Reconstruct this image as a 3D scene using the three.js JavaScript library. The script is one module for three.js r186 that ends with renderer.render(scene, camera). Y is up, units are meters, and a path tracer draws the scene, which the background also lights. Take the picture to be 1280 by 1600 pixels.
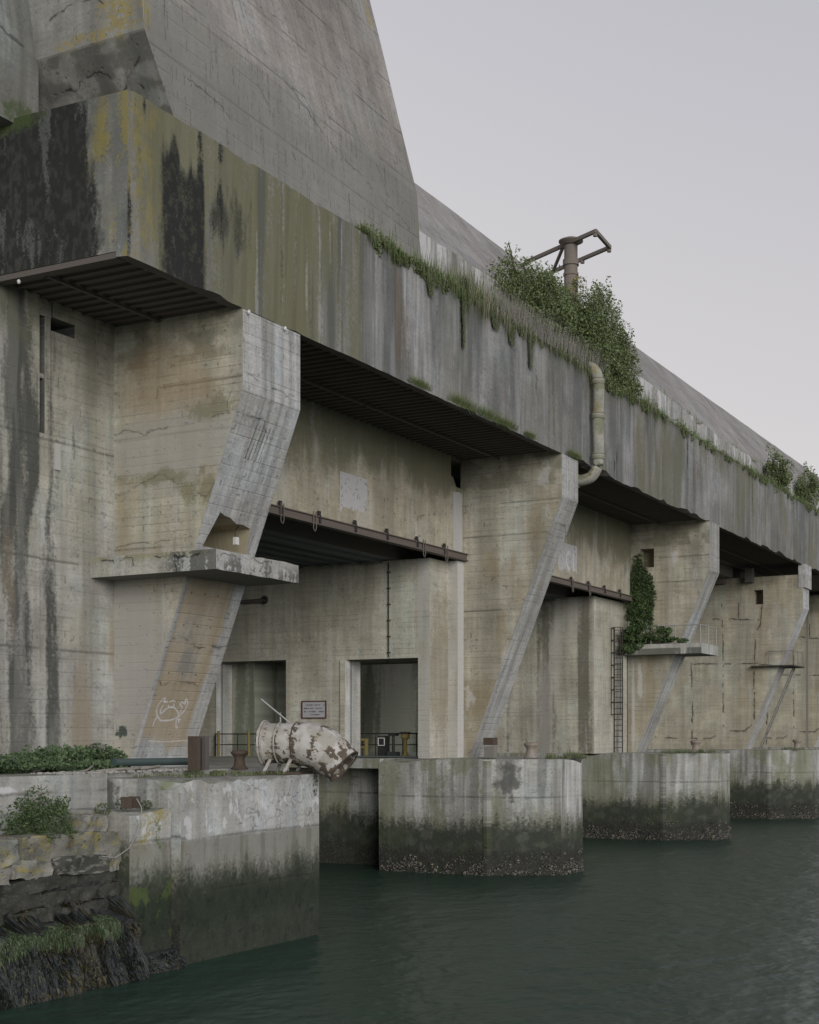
import * as THREE from 'three';
import { mergeGeometries } from 'three/addons/utils/BufferGeometryUtils.js';
import { Brush, Evaluator, SUBTRACTION } from 'three-bvh-csg';

// ---------------------------------------------------------------- camera, sky, light, exposure
const scene = new THREE.Scene();
const FOCAL = 2236, W = 1280, H = 1600;
const camera = new THREE.PerspectiveCamera(2 * Math.atan(H / 2 / FOCAL) * 180 / Math.PI, W / H, 0.5, 3000);
const yaw = Math.atan(1208 / FOCAL);                 // the quay front runs off 28 degrees to the right of the view
camera.position.set(0, 6, 25);
camera.lookAt(Math.cos(yaw) * 10, 6, 25 - Math.sin(yaw) * 10);
camera.setViewOffset(W, H, 0, -350, W, H);           // rising front of a view camera
const renderer = new THREE.WebGLRenderer({ antialias: true });
renderer.toneMapping = THREE.LinearToneMapping;
renderer.toneMappingExposure = 1.22;
renderer.shadowMap.enabled = true;

{ // even, thinly clouded evening sky: grey-blue above, paler and warmer low down
  const w = 512, h = 256, d = new Float32Array(w * h * 4);
  for (let j = 0; j < h; j++) for (let i = 0; i < w; i++) {
    const el = ((j + .5) / h - .5) * Math.PI, az = ((i + .5) / w - .5) * 2 * Math.PI;
    const t = Math.pow(Math.max(0, Math.sin(el)), .7);
    const a = 1 + .42 * Math.pow(Math.max(0, Math.cos(az + 1.15)), 4) * (1 - .6 * t);   // the paler side of the sky, behind the roofs
    const k = 4 * (j * w + i);
    d[k] = (.645 - .41 * t) * a; d[k + 1] = (.622 - .375 * t) * a; d[k + 2] = (.60 - .268 * t) * (1 + (a - 1) * .75); d[k + 3] = 1;
    if (el < 0) { d[k] = .10; d[k + 1] = .11; d[k + 2] = .11; }
  }
  const t = new THREE.DataTexture(d, w, h, THREE.RGBAFormat, THREE.FloatType);
  t.mapping = THREE.EquirectangularReflectionMapping; t.magFilter = THREE.LinearFilter; t.minFilter = THREE.LinearFilter;
  t.wrapS = THREE.RepeatWrapping; t.needsUpdate = true;
  scene.background = t; scene.environment = t;
}
const sun = new THREE.DirectionalLight(new THREE.Color(1.0, .975, .93), 1.6);
sun.position.set(60 - 110, 50, 108); sun.target.position.set(60, 8, -4);
sun.castShadow = true; sun.shadow.radius = 60; sun.shadow.mapSize.set(2048, 2048);
Object.assign(sun.shadow.camera, { left: -90, right: 90, top: 70, bottom: -70, near: 1, far: 400 });
scene.add(sun, sun.target);

// ---------------------------------------------------------------- helpers
const ss = (a, b, x) => { const t = Math.min(1, Math.max(0, (x - a) / (b - a))); return t * t * (3 - 2 * t); };
const mix = (a, b, t) => a + (b - a) * t;
function rng(seed) { let s = seed | 0; return () => { s = (s + 0x6d2b79f5) | 0; let t = Math.imul(s ^ (s >>> 15), 1 | s); t = (t + Math.imul(t ^ (t >>> 7), 61 | t)) ^ t; return ((t ^ (t >>> 14)) >>> 0) / 4294967296; }; }
const LAT = new Float32Array(65536); { const r = rng(77); for (let i = 0; i < 65536; i++) LAT[i] = r(); }
function vn(x, y) {                                    // value noise 0..1
  const xi = Math.floor(x), yi = Math.floor(y), fx = x - xi, fy = y - yi;
  const u = fx * fx * (3 - 2 * fx), v = fy * fy * (3 - 2 * fy);
  const a = xi & 255, b = (xi + 1) & 255, c = (yi & 255) << 8, d = ((yi + 1) & 255) << 8;
  const p = LAT[a + c], q = LAT[b + c], r = LAT[a + d], s = LAT[b + d];
  return p + (q - p) * u + (r - p + (p - q - r + s) * u) * v;
}
function fbm(x, y, o = 4) { let s = 0, a = .5, n = 0; for (let i = 0; i < o; i++) { s += a * vn(x, y); n += a; a *= .5; x = x * 2.03 + 17.3; y = y * 2.03 + 9.1; } return s / n; }
const hash = (i) => LAT[((i * 7919) & 65535)];
function seg(u, v, a, b, c, d) { const dx = c - a, dy = d - b, t = Math.min(1, Math.max(0, ((u - a) * dx + (v - b) * dy) / (dx * dx + dy * dy || 1))); return Math.hypot(u - a - t * dx, v - b - t * dy); }
function poly(u, v, pts) { let m = 1e9; for (let i = 0; i + 1 < pts.length; i++) m = Math.min(m, seg(u, v, pts[i][0], pts[i][1], pts[i + 1][0], pts[i + 1][1])); return m; }
// a rough-edged patch: 1 inside, 0 outside
const blob = (u, v, cu, cv, ru, rv, rough = .5, f = 1.6) => { const h = Math.hypot((u - cu) / ru, (v - cv) / rv); return h > 2.4 ? 0 : ss(-.3, .5, 1 - h + (fbm(u * f + cu, v * f * .8, 5) - .5) * 2.4 * rough + (vn(u * 11, v * 7) - .5) * .4 + (vn(u * 27, v * 27) - .5) * .5); };

// -- surfaces: colour and relief painted in metres over one rectangle of a plane
const SRGB = new Uint8Array(4097); for (let i = 0; i <= 4096; i++) { const x = i / 4096; SRGB[i] = Math.round(255 * (x <= .0031308 ? 12.92 * x : 1.055 * Math.pow(x, 1 / 2.4) - .055)); }
function surface(rect, ppm, paint, { rough = .93, bump = .03, ...rest } = {}) {
  const [u0, u1, v0, v1] = rect, w = Math.min(2048, Math.max(8, Math.round((u1 - u0) * ppm))), h = Math.min(2048, Math.max(8, Math.round((v1 - v0) * ppm)));
  const d = new Uint8Array(w * h * 4), b = new Uint8Array(w * h * 4), o = [0, 0, 0, .5];
  for (let j = 0; j < h; j++) for (let i = 0; i < w; i++) {
    o[3] = .5; paint(o, u0 + (i + .5) / w * (u1 - u0), v0 + (j + .5) / h * (v1 - v0));
    const k = 4 * (j * w + i);
    for (let c = 0; c < 3; c++) d[k + c] = SRGB[Math.min(4096, Math.max(0, o[c] * 4096)) | 0];
    d[k + 3] = 255; const q = Math.min(255, Math.max(0, o[3] * 255)); b[k] = b[k + 1] = b[k + 2] = q; b[k + 3] = 255;
  }
  const tx = (data, cs) => { const t = new THREE.DataTexture(data, w, h); t.magFilter = THREE.LinearFilter; t.minFilter = THREE.LinearMipmapLinearFilter; t.generateMipmaps = true; t.wrapS = t.wrapT = THREE.ClampToEdgeWrapping; if (cs) t.colorSpace = cs; t.needsUpdate = true; return t; };
  const mat = new THREE.MeshStandardMaterial({ map: tx(d, THREE.SRGBColorSpace), ...(bump ? { bumpMap: tx(b), bumpScale: bump } : {}), roughness: rough, metalness: 0, ...rest });
  return { mat, rect };
}
const plain = (r, g, b, rough = .85, metal = 0) => ({ mat: new THREE.MeshStandardMaterial({ color: new THREE.Color().setRGB(r, g, b), roughness: rough, metalness: metal }), rect: [0, 1, 0, 1] });
const toward = (o, c, t) => { o[0] += (c[0] - o[0]) * t; o[1] += (c[1] - o[1]) * t; o[2] += (c[2] - o[2]) * t; };
const times = (o, k) => { o[0] *= k; o[1] *= k; o[2] *= k; };
const GREY = [.35, .34, .315], WARM = [.395, .373, .305], BUFF = [.425, .395, .31], PALE = [.55, .545, .54], OLIVE = [.135, .128, .05], SOOT = [.013, .0145, .0135], LICHEN = [.29, .235, .045], DAMP = [.10, .10, .07], MOSS = [.06, .085, .025], WEED = [.022, .032, .022];
// board-marked, stained concrete
function conc(o, u, v, p) {
  const s = p.s || 0, t = ss(.34, .66, fbm(u * (p.f || .32) + s, v * (p.f || .32) + s * .7, 4));
  for (let c = 0; c < 3; c++) o[c] = mix(p.a[c], p.b[c], t);
  const m = fbm(u * 1.9 + s * 3, v * 1.9, 4), g = vn(u * 15 + s, v * 15), g2 = vn(u * 33, v * 33 + s);
  const drip = fbm(u * 6.5 + s, v * .45 + s, 4) - .5, grain = vn(u * 2.1 + s, v * 19) - .5, wide = fbm(u * .8 + s * 2, v * .55 + 3, 5) - .5, sp = vn(u * 21 + s * 2, v * 21), den = fbm(u * .9 + 5 + s, v * .9, 3);
  let k = (1 + (m - .5) * (p.mot ?? .5) + (g - .5) * .15 + (g2 - .5) * .16) * (1 + drip * .34) * (1 + grain * .14) * (1 + wide * .6), h = .5 + (m - .5) * .25 + (g2 - .5) * .12;
  if (p.board) {
    const q = v / p.board + .25 * vn(u * .2, s), row = Math.floor(q), f = q - row, gap = ss(.0, .07, f) * ss(.0, .07, 1 - f);
    k *= 1 + (hash(row + 31 * s | 0) - .5) * (p.bamt ?? .12); const e = (1 - gap) * ss(.3, .6, fbm(u * .9 + row * 3.1, s + row, 3));
    k *= 1 - e * (p.bline ?? .3); h -= e * .5; h += (hash(row * 3 + 7) - .5) * .16;
  }
  if (p.lift) for (const y of p.lift) { const dd = Math.abs(v - y - .05 * (fbm(u * .8, y, 3) - .5)); if (dd < .06) { const e = (1 - dd / .06) * ss(.25, .55, fbm(u * 1.1 + y, y, 3)); k *= 1 - .55 * e; h -= e * .5; } }
  if (sp > .97 - .22 * den) k *= .74; if (vn(u * 18 - s, v * 18 + 40) > .965 - .1 * den) k *= 1.22;
  o[3] = h; times(o, k); { const d = ss(.5, .78, wide + .5 - drip * .5); o[0] *= 1 - .06 * d; o[2] *= 1 + .05 * d; }
  if (p.dark) { const st = fbm(u * 1.5 + s * 7, v * .1 + s, 5) + (g - .5) * .12 + (g2 - .5) * .1 + (m - .5) * .22; toward(o, p.dcol || DAMP, ss(.46, .74, st) * p.dark); }
  if (p.white) { const st = fbm(u * 3.6 + s * 5, v * .22 + s * 2, 5) + (g - .5) * .12 + (g2 - .5) * .1; toward(o, PALE, ss(.60, .82, st) * p.white); }
  if (p.rust) { const st = fbm(u * .9 + s * 11, v * .3 + s, 4) + (g2 - .5) * .1; toward(o, [.27, .185, .085], ss(.56, .74, st) * p.rust); }
  if (p.pits) { const q = vn(u * 7.3 + s, v * 7.3); if (q > .93) { times(o, mix(1, .45, p.pits)); o[3] -= .4; } }
}
function cracks(o, u, v, list, w = .03, k = .6, wob = .3) { let d = 1e9; const du = (fbm(u * 2.6, v * 2.6, 4) - .5) * wob, dv = (fbm(v * 2.6 + 9, u * 2.6, 4) - .5) * wob; for (const pts of list) d = Math.min(d, poly(u + du, v + dv, pts)); if (d > w * 4) return;
  const ww = w * (.25 + 1.3 * vn(u * 4, v * 4)), on = ss(.36, .48, fbm(u * 1.9 + 3, v * 1.9, 3)); times(o, 1 - k * on * ss(ww, ww * .3, d)); o[3] -= .4 * on * ss(ww, 0, d); times(o, 1 - .22 * on * ss(w * 4, w, d) * vn(u * 6, v * 6)); }

// -- solids: planar faces, each face takes the surface of the axis it looks along
class Solid {
  constructor() { this.mats = []; this.faces = []; }
  tri(a, b, c, s, ax) { let m = this.mats.indexOf(s); if (m < 0) { m = this.mats.length; this.mats.push(s); this.faces.push({ p: [], uv: [] }); } const f = this.faces[m], r = s.rect, du = r[1] - r[0], dv = r[3] - r[2];
    for (const p of [a, b, c]) { f.p.push(...p); const U = ax === 'x' ? p[2] : p[0], V = ax === 'y' ? p[2] : p[1]; f.uv.push((U - r[0]) / du, (V - r[2]) / dv); } }
  quad(a, b, c, d, s, ax) { this.tri(a, b, c, s, ax); this.tri(a, c, d, s, ax); }
  // pick: {x, y, z} or function (axis, normalSign, centre) -> surface
  face(pts, pick, centre) {
    const n = [0, 0, 0]; for (let i = 0; i < pts.length; i++) { const a = pts[i], b = pts[(i + 1) % pts.length]; n[0] += (a[1] - b[1]) * (a[2] + b[2]); n[1] += (a[2] - b[2]) * (a[0] + b[0]); n[2] += (a[0] - b[0]) * (a[1] + b[1]); }
    const c = [0, 1, 2].map((i) => pts.reduce((s, p) => s + p[i], 0) / pts.length);
    if (centre && (c[0] - centre[0]) * n[0] + (c[1] - centre[1]) * n[1] + (c[2] - centre[2]) * n[2] < 0) { pts = pts.slice().reverse(); n[0] *= -1; n[1] *= -1; n[2] *= -1; }
    const A = n.map(Math.abs), ax = A[0] >= A[1] && A[0] >= A[2] ? 'x' : A[1] >= A[2] ? 'y' : 'z', sg = Math.sign(n['xyz'.indexOf(ax)]);
    const s = typeof pick === 'function' ? pick(ax, sg, c) : pick[ax];
    if (pts.length === 4) return this.quad(...pts, s, ax);
    if (pts.length === 3) return this.tri(...pts, s, ax);
    const to2 = (p) => new THREE.Vector2(ax === 'x' ? p[2] : p[0], ax === 'y' ? p[2] : p[1]);
    const fl = pts.map(to2); for (const t of THREE.ShapeUtils.triangulateShape(fl, [])) { const ar = [t[0], t[1], t[2]].map((i) => pts[i]); const e = THREE.ShapeUtils.area(fl) * THREE.ShapeUtils.area(t.map((i) => fl[i])); if (e < 0) ar.reverse(); this.tri(...ar, s, ax); }
  }
  box(x0, x1, y0, y1, z0, z1, pick) {
    const C = [(x0 + x1) / 2, (y0 + y1) / 2, (z0 + z1) / 2], P = (i, j, k) => [i ? x1 : x0, j ? y1 : y0, k ? z1 : z0];
    for (const f of [[[0,0,0],[0,0,1],[0,1,1],[0,1,0]], [[1,0,0],[1,1,0],[1,1,1],[1,0,1]], [[0,0,0],[1,0,0],[1,0,1],[0,0,1]], [[0,1,0],[0,1,1],[1,1,1],[1,1,0]], [[0,0,0],[0,1,0],[1,1,0],[1,0,0]], [[0,0,1],[1,0,1],[1,1,1],[0,1,1]]]) this.face(f.map((q) => P(...q)), pick, C);
    return this;
  }
  // prism along x from a [z, y] outline; jit(j, x) -> [dz, dy]
  prismX(out, x0, x1, step, pick, jit) {
    const n = Math.max(1, Math.round((x1 - x0) / step)), st = [];
    for (let i = 0; i <= n; i++) { const x = x0 + (x1 - x0) * i / n; st.push(out.map(([z, y], j) => { const q = jit ? jit(j, x) : [0, 0]; return [x, y + q[1], z + q[0]]; })); }
    const C0 = [(x0 + x1) / 2, out.reduce((s, p) => s + p[1], 0) / out.length, out.reduce((s, p) => s + p[0], 0) / out.length];
    for (let i = 0; i < n; i++) for (let j = 0; j < out.length; j++) { const k = (j + 1) % out.length; this.face([st[i][j], st[i + 1][j], st[i + 1][k], st[i][k]], pick, [st[i][0][0], C0[1], C0[2]]); }
    this.face(st[0], pick, C0); this.face(st[n], pick, C0); return this;
  }
  // prism up y from an [x, z] outline, ys = heights; jit(j, y) -> [dx, dy, dz]; outline cut into steps
  prismY(out, ys, step, pick, jit) {
    const ring = []; out.forEach((a, i) => { const b = out[(i + 1) % out.length], n = Math.max(1, Math.round(Math.hypot(b[0] - a[0], b[1] - a[1]) / step)); for (let k = 0; k < n; k++) ring.push([mix(a[0], b[0], k / n), mix(a[1], b[1], k / n)]); });
    const C = [out.reduce((s, p) => s + p[0], 0) / out.length, (ys[0] + ys[ys.length - 1]) / 2, out.reduce((s, p) => s + p[1], 0) / out.length];
    const lv = ys.map((y, l) => ring.map(([x, z]) => { const q = jit ? jit(x, y, z, l) : [0, 0, 0]; return [x + q[0], y + q[1], z + q[2]]; }));
    for (let l = 0; l + 1 < ys.length; l++) for (let j = 0; j < ring.length; j++) { const k = (j + 1) % ring.length; this.face([lv[l][j], lv[l][k], lv[l + 1][k], lv[l + 1][j]], pick, [C[0], lv[l][j][1], C[2]]); }
    this.face(lv[ys.length - 1], pick, [C[0], -99, C[2]]); this.face(lv[0], pick, [C[0], 99, C[2]]); return this;
  }
  geometry() {
    const g = new THREE.BufferGeometry(), p = [], uv = []; let at = 0;
    this.faces.forEach((f, i) => { p.push(f.p); uv.push(f.uv); g.addGroup(at, f.p.length / 3, i); at += f.p.length / 3; });
    g.setAttribute('position', new THREE.Float32BufferAttribute(p.flat(), 3)); g.setAttribute('uv', new THREE.Float32BufferAttribute(uv.flat(), 2)); g.computeVertexNormals(); return g;
  }
  materials() { return this.mats.map((m) => m.mat); }
  mesh(name, parent) { const one = this.mats.length === 1, m = new THREE.Mesh(this.geometry(), one ? this.mats[0].mat : this.materials()); if (one) m.geometry.clearGroups(); return put(m, name, parent); }
}
const used = new Map();
function numbered(name) { const n = used.get(name) || 0; used.set(name, n + 1); return n ? name + '_' + String(n).padStart(3, '0') : name; }
function put(o, name, parent) { o.castShadow = o.receiveShadow = true; o.name = parent ? name : numbered(name); (parent || scene).add(o); return o; }
function tag(o, label, category, group, kind) { if (label) o.userData.label = label; if (category) o.userData.category = category; if (group) o.userData.group = group; if (kind) o.userData.kind = kind; return o; }
function thing(name, label, category, [x, y, z] = [0, 0, 0], group) { const g = new THREE.Group(); g.position.set(x, y, z); g.name = numbered(name); scene.add(g); return tag(g, label, category, group); }
function obj(name, geos, s, parent) { geos = [].concat(geos); const g = geos.length > 1 ? mergeGeometries(geos.map((q) => { const r = q.index ? q.toNonIndexed() : q; return r; })) : geos[0]; return put(new THREE.Mesh(g, s.mat || s), name, parent); }
const V = (x, y, z) => new THREE.Vector3(x, y, z);
function bar(a, b, r, r2 = r, n = 8) { const A = V(...a), B = V(...b), L = A.distanceTo(B), g = new THREE.CylinderGeometry(r2, r, L, n); g.translate(0, L / 2, 0); g.applyQuaternion(new THREE.Quaternion().setFromUnitVectors(V(0, 1, 0), B.clone().sub(A).normalize())); g.translate(...a); return g; }
function bx(cx, cy, cz, w, h, d, ry = 0, rz = 0, rx = 0) { const g = new THREE.BoxGeometry(w, h, d); if (rx) g.rotateX(rx); if (rz) g.rotateZ(rz); if (ry) g.rotateY(ry); g.translate(cx, cy, cz); return g; }
function beam(a, b, w, h) { const A = V(...a), B = V(...b), L = A.distanceTo(B), g = new THREE.BoxGeometry(L, h, w); g.applyQuaternion(new THREE.Quaternion().setFromUnitVectors(V(1, 0, 0), B.clone().sub(A).normalize())); g.translate((a[0] + b[0]) / 2, (a[1] + b[1]) / 2, (a[2] + b[2]) / 2); return g; }
const tube = (pts, r, n = 24, k = 8) => new THREE.TubeGeometry(new THREE.CatmullRomCurve3(pts.map((p) => V(...p)), false, 'catmullrom', .2), n, r, k);

// ---------------------------------------------------------------- surfaces of the bunker
const DECK = 5.0;
const streaky = (o, u, v, s, amt, colA, colB, top, len) => { // run-off that starts at the top edge and ends raggedly
  const L = len * (.25 + 1.5 * fbm(u * .9 + s, s, 3)), g = vn(u * 14, v * 6);
  const m = ss(.42, .6, fbm(u * 2.6 + s, v * .09 + s, 4) + (g - .5) * .12) * ss(0, .5, 1 - (top - v) / L + (g - .5) * .5);
  toward(o, vn(u * .7 + s, 3) > .5 ? colA : colB, m * amt);
};
const fasciaPaint = (o, u, v) => {
  conc(o, u, v, { a: [.20, .198, .192], b: [.265, .258, .25], s: 3, mot: .4, dark: 0 });
  const g = vn(u * 13, v * 13), gg = vn(u * 26, v * 26);
  const s1 = fbm(u * .6 + 5, v * .13, 5), s2 = fbm(u * 2.1 + 9, v * .2 + 3, 5), s3 = fbm(u * 6.3, v * .4, 4);            // broad stains, run-off, fine drips
  times(o, (1 + (s2 - .5) * .42) * (1 + (s3 - .5) * .3)); toward(o, [.20, .19, .15], .35 * ss(.4, .65, fbm(u * .3 + 12, v * .2, 4)));
  toward(o, [.085, .092, .086], .7 * ss(.44, .66, s1 * .55 + s2 * .45 + (g - .5) * .06 + (gg - .5) * .05));
  toward(o, [.37, .365, .37], .35 * ss(.52, .7, fbm(u * .8 + 70, v * .16 + 4, 5) * .6 + s3 * .4 + (g - .5) * .08));
  if (u > 45) toward(o, [.12, .08, .045], ss(.66, .84, fbm(u * 1.5 + 60, v * .14, 5) + (g - .5) * .14) * .5);
  const ol = ss(.0, .12, (43.4 - u) / 8 + (fbm(u * .8, v * .35, 4) - .5) * .22) ;  // olive film on the near half
  if (ol > 0) { const gap = ss(.30, .45, fbm(u * 1.15 + 8, v * .12 + 3, 4) + (g - .5) * .2 + (gg - .5) * .12); toward(o, [.15, .143, .075], ol * (.3 + .5 * gap)); }
  if (u > 64) { toward(o, [.14, .135, .08], .6 * ss(.48, .7, fbm(u * .5 + 33, v * .16, 5) + (s2 - .5) * .3 + (g - .5) * .12)); }
  const edge = blob(u, v, 30.7, 21.0, .8, 2.6, .6, 1.4); toward(o, LICHEN, edge * .4 * ss(.35, .65, fbm(u * 5, v * 3, 4) + (gg - .5) * .4));
  // black crust
  const sp = ss(.28, .5, fbm(u * 6, v * 4, 4) + (gg - .5) * .4), win = (c, w, y0, y1) => ss(w, w * .35, Math.abs(u - c)) * ss(y0 - .5, y0 + .5, v) * ss(y1 + .6, y1 - .6, v + (fbm(u * 3.1, 7, 4) - .5) * 2.2);
  const cn = (fbm(u * 2.8 + 11, v * .22 + 3, 5) - .5) * 1.25 + (fbm(u * 7, v * 2.2, 4) - .5) * .35 + (gg - .5) * .16;
  let bk = ss(-.08, .5, win(32.75, 1.45, 18.7, 22.6) * .95 + cn - .34) + .8 * ss(-.05, .5, win(34.4, .9, 20.7, 22.0) * .66 + cn - .3) + .7 * ss(-.05, .5, win(35.7, .8, 20.4, 22.2) * .6 + cn - .28);
  toward(o, SOOT, Math.min(1, bk) * (.8 + .18 * sp));
  toward(o, [.09, .095, .09], .7 * ss(.6, .72, fbm(u * 2.1 + 21, v * .1, 4)) * ss(34, 36, u) * ss(46, 42, u));
  if (u > 36 && u < 50) toward(o, PALE, .3 * ss(.66, .84, fbm(u * 4.2 + 3, v * .3 + 8, 4) + (g - .5) * .14));
  if (u > 64) for (const [a, b, c, d] of [[65.6, 21.2, .5, .9], [65.9, 19.6, .35, .7]]) toward(o, [.27, .24, .05], blob(u, v, a, b, c, d, .8, 4) * .6 * ss(.4, .6, vn(u * 9, v * 9)));
};
const FA = surface([30, 64.5, 18.6, 23.8], 42, fasciaPaint), FB = surface([64.4, 170, 18.6, 23.8], 18, fasciaPaint);
const FE = surface([-5.4, .1, 18.6, 23.8], 48, (o, z, v) => {
  conc(o, z, v, { a: [.17, .17, .15], b: [.25, .245, .22], s: 12, mot: .7, dark: .5, dcol: [.06, .065, .06] });
  const gg = vn(z * 26, v * 26), cr = ss(.33, .52, fbm(z * 1.5 + 4, v * .22 + 2, 5) + (fbm(z * 6, v * 2, 4) - .5) * .3 + (gg - .5) * .14 + .28 * ss(-1.0, -1.9, z) - .25 * ss(-1.3, -.5, z));
  toward(o, SOOT, cr * (.86 + .1 * ss(.3, .6, fbm(z * 9, v * 5, 3)))); if (vn(z * 25, v * 25) > .93) times(o, 1.7); toward(o, [.15, .16, .15], ss(.62, .72, fbm(z * 3.1 + 9, v * .6, 4) + (gg - .5) * .2) * .5);
  toward(o, LICHEN, .6 * ss(.5, .66, fbm(z * 2.2 + 4, v * .8, 4) + (gg - .5) * .3) * ss(-1.6, -.7, z + (fbm(v * .9, 3, 3) - .5)));
  if (v > 23.0) toward(o, MOSS, blob(z, v, -4.2, 23.5, 1.2, .4, .5, 2) * .8);
});
const STEEL_DARK = surface([0, 1, 0, 1], 64, (o, u, v) => { const n = fbm(u * 9, v * 9, 4); o[0] = .028 + .02 * (n - .5); o[1] = .026 + .012 * (n - .5); o[2] = .027; }, { rough: .8, bump: 0 });
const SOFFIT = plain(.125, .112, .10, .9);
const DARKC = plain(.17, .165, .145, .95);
const WL = surface([24, 36, 4.8, 19.2], 42, (o, u, v) => {
  conc(o, u, v, { a: [.35, .335, .28], b: [.37, .36, .33], s: 21, mot: .5, board: .42, bamt: .1, bline: .2, lift: [8.6, 11.3, 14.9], dark: .35, white: .3, pits: .5 });
  const g = vn(u * 16, v * 16), w = fbm(v * .35, 5, 3) - .5;
  const gg = vn(u * 30, v * 30), stn = fbm(u * 1.5 + 2, v * .13 + 4, 5) + .5 * (fbm(u * 5, v * .8, 4) - .5) + (g - .5) * .16 + (gg - .5) * .1;
  const reg = Math.max(ss(1.15, .2, Math.abs(u - 31.25 - w)), .85 * ss(.5, .1, Math.abs(u - 32.8 - w * .4)), .75 * ss(31.2, 30.2, u));
  toward(o, [.052, .055, .05], ss(.46, .70, stn * .6 + reg * .36) * .9); toward(o, [.2, .2, .18], .5 * ss(.5, .62, fbm(u * 2.1 + 7, v * .2, 4)) * reg);
  toward(o, [.30, .235, .16], .5 * ss(.55, .7, fbm(u * 1.2 + 3, v * .16, 4)) * ss(12, 9, v + 3 * (fbm(u, 2, 2) - .5)));
  if (v > 17.2) toward(o, [.13, .13, .085], ss(.35, .6, fbm(u * 1.5, v * 1.2 + 3, 4)) * .5 * ss(17.2, 18.2, v + (fbm(u * 2, v, 3) - .5)));
});
const sideOf = (s, ext) => (o, z, v) => {
  conc(o, z, v, { a: WARM, b: BUFF, s, mot: .42, board: .27, bamt: .13, bline: .34, lift: [11.9, 15.4, 16.9], dark: .35, dcol: [.13, .12, .08], white: .22, rust: .3, pits: .6 });
  if (v > 17.6) toward(o, [.14, .135, .095], .55 * ss(.36, .58, fbm(z * 1.3 + s, v * 1.5, 4)));
  ext?.(o, z, v);
};
const P1S = surface([-5.3, .2, 4.8, 19.2], 46, sideOf(31, (o, z, v) => {
  toward(o, [.34, .235, .125], .45 * blob(z, v, -3.2, 17.2, 2.2, 1.3, .4, .9));
  toward(o, [.36, .345, .315], .7 * blob(z, v, -2.2, 14.9, 3.2, 1.2, .35, .8)); toward(o, [.36, .35, .33], .8 * blob(z, v, -4.2, 9.0, 1.6, 3.0, .3, .8));
  toward(o, [.16, .15, .07], .6 * Math.max(blob(z, v, -1.2, 13.6, 1.1, .35, .8, 2.2), blob(z, v, -3, 14.1, 1.4, .22, .9, 2), blob(z, v, -.9, 16.0, 1.0, .4, .8, 2.5)));
  cracks(o, z, v, [[[-5, 15.7], [-3.5, 15.5], [-2, 15.7], [0, 15.9]], [[-5, 13.6], [-3.2, 14.2], [-1.4, 13.4], [-.9, 13.9]], [[-2.6, 14.0], [-2.5, 13.1]], [[-1.9, 13.9], [-1.8, 13.2]], [[-1.2, 13.7], [-1.3, 13.1]], [[-.35, 17.2], [-.7, 15.9]], [[-5, 12.0], [-1.9, 12.15]]], .018, .42);
  if (v < 6.7 && v > 5.6) toward(o, [.03, .05, .045], .9 * blob(z, v, -4.7, 6.15, .2, .16, 1.1, 6));
}));
const P2S = surface([-5.6, .2, 4.8, 19.2], 36, sideOf(43, (o, z, v) => { toward(o, [.17, .155, .10], .5 * blob(z, v, -1.1, 13.6, .5, 3.2, .5, 1)); toward(o, [.25, .2, .12], .6 * blob(z, v, -4.4, 7.6, 1, 1.2, .5, 1.5)); toward(o, PALE, .5 * blob(z, v, -4.7, 7.9, .25, .5, .9, 5)); toward(o, PALE, .5 * blob(z, v, -.9, 18, .25, .5, .8, 3)); }));
const P3S = surface([-5.6, .2, 4.8, 19.2], 30, sideOf(57, (o, z, v) => { toward(o, PALE, .6 * Math.max(blob(z, v, -4.4, 9.5, .15, 1.4, .7, 2), blob(z, v, -2.2, 16.9, .2, .5, .8, 3), blob(z, v, -4.85, 8, .1, 3, .5, 1), blob(z, v, -.9, 16, .14, .6, .8, 3))); toward(o, DAMP, .5 * blob(z, v, -.9, 17, .5, 1.4, .5, 1)); }));
const frontOf = (s, x0, ochre) => (o, u, v) => {
  conc(o, u, v, { a: [.37, .365, .35], b: [.43, .425, .41], s, mot: .4, board: .3, bamt: .1, bline: .25, dark: .5, dcol: [.17, .165, .13], white: .5, pits: .5 });
  times(o, 1 - .27 * ss(.5, .74, fbm(u * 5.2 + s, v * .22, 4) + (vn(u * 20, v * 9) - .5) * .16));
  if (v > 13) cracks(o, u, v, [[[x0 + .1, 15.8], [x0 + 1.4, 15.9], [x0 + 2, 15.4], [x0 + 3, 15.6]], [[x0 + .2, 17.0], [x0 + 3, 16.8]]], .02, .5);
  ochre?.(o, u, v);
};
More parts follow.
